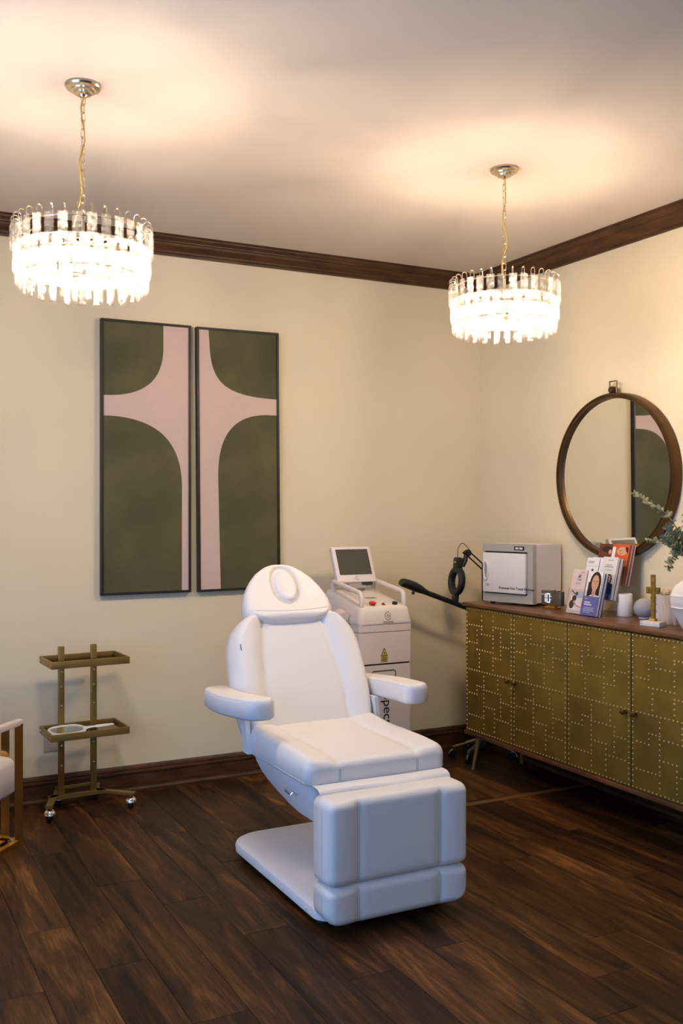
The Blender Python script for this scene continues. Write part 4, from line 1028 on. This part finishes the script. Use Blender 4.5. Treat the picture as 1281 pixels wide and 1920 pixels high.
branch('eucalyptus branch arching highest, its bare tip crossing the mirror', [m0, (-.255, -1.86, 1.26), (-.25, -1.76, 1.385), (-.24, -1.65, 1.44), (-.22, -1.55, 1.475), (-.21, -1.50, 1.495)], 34, .030, .75, .32)
branch('eucalyptus branch reaching left below the mirror rim', [m0, (-.26, -1.85, 1.23), (-.25, -1.76, 1.275), (-.23, -1.67, 1.28), (-.21, -1.575, 1.275)], 26, .028, .6, .35)
branch('eucalyptus branch drooping low over the vase side', [m0, (-.28, -1.86, 1.235), (-.285, -1.83, 1.235), (-.285, -1.80, 1.19), (-.28, -1.785, 1.165)], 32, .034, .35, .25)
branch('bushy eucalyptus branch in the middle of the bunch', [m0, (-.28, -1.87, 1.25), (-.29, -1.83, 1.31), (-.29, -1.79, 1.345)], 46, .040, .15, .3)
branch('thick leafed eucalyptus branch leaning toward the room', [m0, (-.31, -1.89, 1.24), (-.34, -1.86, 1.28), (-.345, -1.83, 1.30)], 44, .040, .1, .3)
branch('upright eucalyptus branch at the right edge of the picture', [m0, (-.265, -1.91, 1.28), (-.26, -1.88, 1.36), (-.25, -1.86, 1.40)], 42, .038, .25, .3)
branch('eucalyptus branch tucked against the wall side', [m0, (-.235, -1.87, 1.25), (-.21, -1.81, 1.30), (-.20, -1.76, 1.33)], 34, .034, .4, .3)

# ================================================================== trolley with two trays
ty = thing('tray_trolley', 'olive gold two tray rolling trolley against the back wall', 'trolley', (-2.448, -.20, 0)); ty.rotation_euler = (0, 0, R(3.0))
for x in (-.0765, .0765):
    u = MB(); u.rbox(x - .0145, x + .0145, -.008, .008, .066, .775, r=.003); u = u.build('upright', 'trolley', ty)
    for z in (.655, .585, .495, .31, .215): MB().lathe([(.001, 0), (.006, 0), (.0055, .002), (.001, .003)], n=10, T=Matrix.Translation((x, -.008, z)) @ Matrix.Rotation(R(90), 4, 'X')).build('bolt', 'chrome', u)
def tray(z):
    t = MB().box(-.158, .192, -.168, .048, z - .002, z + .004).build('tray_floor', 'tglass', ty, smooth=False)
    x0, x1, y0, y1, h_, k = -.164, .198, -.174, .054, .032, .008
    for nm, b in (('front', (x0, x1, y0, y0 + k)), ('back', (x0, x1, y1 - k, y1)), ('left', (x0, x0 + k, y0 + k, y1 - k)), ('right', (x1 - k, x1, y0 + k, y1 - k))):
        MB().rbox(*b, z - .008, z - .008 + h_, r=.0015).build('tray_side', 'trolley', ty)
    for y in (y0 + .02, y1 - .02): MB().lathe([(.001, 0), (.0035, 0), (.003, .0015), (.001, .002)], n=8, T=Matrix.Translation((x0, y, z + .006)) @ Matrix.Rotation(R(-90), 4, 'Y')).build('screw', 'chrome', ty)
    MB().box(-.10, .10, .0085, .03, z - .022, z - .0085).build('tray_bracket', 'trolley', ty, smooth=False)
# trays sit in front of the uprights
tray(.705); tray(.378)
MB().box(-.135, .135, -.016, .016, .062, .078).build('cross_bar', 'trolley', ty, smooth=False)
MB().tube([(-.09, .05, .098), (.10, .05, .098)], r=.006, n=4, sq=True).build('rear_bar', 'trolley', ty, smooth=False)
for p, q in (((-.105, .02), (-.166, -.14)), ((.085, .03), (.235, -.125)), ((-.10, .0), (-.06, .12)), ((.085, 0), (.13, .13))):
    a = Vector((*p, .066)); b = Vector((*q, .066)); d = (b - a).normalized(); n_ = Vector((-d.y, d.x, 0)) * .016
    mb = MB(); mb.loft([[a + n_, b + n_, b - n_, a - n_], [v + Vector((0, 0, .012)) for v in (a + n_, b + n_, b - n_, a - n_)]]); mb.build('base_leg', 'trolley', ty, smooth=False)
    e = b - d * .018
    MB().lathe([(.001, .058), (.007, .058), (.007, .066), (.001, .066)], n=10, c=(e.x, e.y, 0)).build('caster_stem', 'chrome', ty)
    cw = MB(); cw.lathe([(.001, -.013), (.018, -.012), (.025, -.006), (.026, 0), (.025, .006), (.018, .012), (.001, .013)], n=18, T=Matrix.Translation((e.x, e.y, .026)) @ Matrix.Rotation(R(90), 4, 'Y') @ Matrix.Rotation(R(25), 4, 'X')); 
    cwo = cw.build('caster', 'rubber', ty)
    hd2 = MB(); hd2.lathe([(.029 * math.cos(a_), .029 * math.sin(a_)) for a_ in [R(2) + R(86) * k / 8 for k in range(9)]], n=18, c=(e.x, e.y, .031)); hd2.build('caster_hood', 'chrome', cwo)
# hand mirror lying on the lower tray
hmr = thing('hand_mirror', 'white framed oval hand mirror lying on the lower trolley tray', 'mirror', (-2.512, -.272, .3905)); hmr.rotation_euler = (R(8), 0, R(6))
hring = MB(); n_ = 36
def sup(rx, ry, z): 
    out = []
    for k in range(n_):
        a = 2 * PI * k / n_; c_, s_ = math.cos(a), math.sin(a)
        out.append((rx * math.copysign(abs(c_) ** .7, c_), ry * math.copysign(abs(s_) ** .8, s_), z))
    return out
hring.loft([sup(.085, .060, 0), sup(.087, .062, .005), sup(.083, .058, .010), sup(.075, .050, .010), sup(.074, .049, .006)], cap=True); hring.build('frame', 'white', hmr)
MB().loft([sup(.0735, .0485, .0062), sup(.0735, .0485, .0072)]).build('glass', 'mirror', hmr)
hn = MB(); hn.loft([[(x, w_ * math.cos(a), .006 + h_ * math.sin(a)) for a in [2 * PI * k / 12 for k in range(12)]] for x, w_, h_ in ((.078, .03, .005), (.095, .014, .005), (.12, .008, .005), (.135, .008, .005), (.142, .013, .006), (.19, .012, .006), (.22, .008, .005), (.226, .003, .003))]); hn.build('handle', 'white', hmr)

# ================================================================== gold framed accent chair, cut by the left edge
P1 = Vector((-2.778, -.585, 0)); hd_a = R(42); av = Vector((math.sin(hd_a), math.cos(hd_a), 0)); bv_ = Vector((-math.cos(hd_a), math.sin(hd_a), 0))
ac = thing('accent_chair', 'low upholstered accent chair with gold tube frame at the left edge', 'chair', P1)
def AC(a, b, z): return av * a + bv_ * b + Vector((0, 0, z))
g_ = .0125
def loop(p): 
    mb = MB()
    for i in range(len(p)):
        a, b = p[i], p[(i + 1) % len(p)]; d = (b - a).normalized(); mb.tube([a - d * g_, b + d * g_], r=g_ , sq=True)
    return mb
MB().tube([AC(0, 0, 0), AC(0, 0, .515)], r=g_ * 1.35, sq=True).build('post', 'gold', ac, smooth=False)
MB().tube([AC(-.02, .052, 0), AC(-.02, .052, .497)], r=g_ * 1.35, sq=True).build('post', 'gold', ac, smooth=False)
for (a, b) in ((-.60, 0), (-.60, .62), (0, .62)): MB().tube([AC(a, b, 0), AC(a, b, .515)], r=g_ * 1.35, sq=True).build('post', 'gold', ac, smooth=False)
for (p, q) in (((0, 0), (-.60, 0)), ((-.02, .052), (-.58, .052)), ((0, 0), (-.02, .052)), ((0, .62), (-.60, .62)), ((0, .03), (0, .62)), ((-.6, 0), (-.6, .62))): MB().tube([AC(p[0], p[1], .013), AC(q[0], q[1], .013)], r=g_, sq=True).build('floor_rail', 'gold', ac, smooth=False)
MB().tube([AC(-.015, .06, .225), AC(-.58, .06, .225)], r=g_ * .9, sq=True).build('seat_rail', 'gold', ac, smooth=False)
MB().tube([AC(-.02, .06, .225), AC(-.02, .60, .225)], r=g_ * .9, sq=True).build('seat_rail', 'gold', ac, smooth=False)
am_ = MB(); am_.rbox(-.60, .015, -.018, .018, 0, .026, r=.008, T=axes(AC(0, 0, .506), av, bv_, (0, 0, 1))); am_.build('arm_pad', 'cushion', ac)
am_ = MB(); am_.rbox(-.60, .015, -.018, .018, 0, .026, r=.008, T=axes(AC(0, .62, .506), av, bv_, (0, 0, 1))); am_.build('arm_pad', 'cushion', ac)
am_ = MB(); am_.rbox(.04, .60, -.015, .015, 0, .03, r=.008, T=axes(AC(-.02, 0, .470), bv_, -av, (0, 0, 1))); am_.build('back_strap', 'cushion', ac)
cs_ = MB(); puff(cs_, rounded_hw(.265, 0, .54, .03, .03), 0, .54, .155, .03, axes(AC(-.05, .236, .232), bv_, -av, (0, 0, 1)), lambda x, v: .016 * (1 - (x / .27) ** 2), 30, 30, .02); cs_.build('seat_cushion', 'cushion', ac, ang=60)
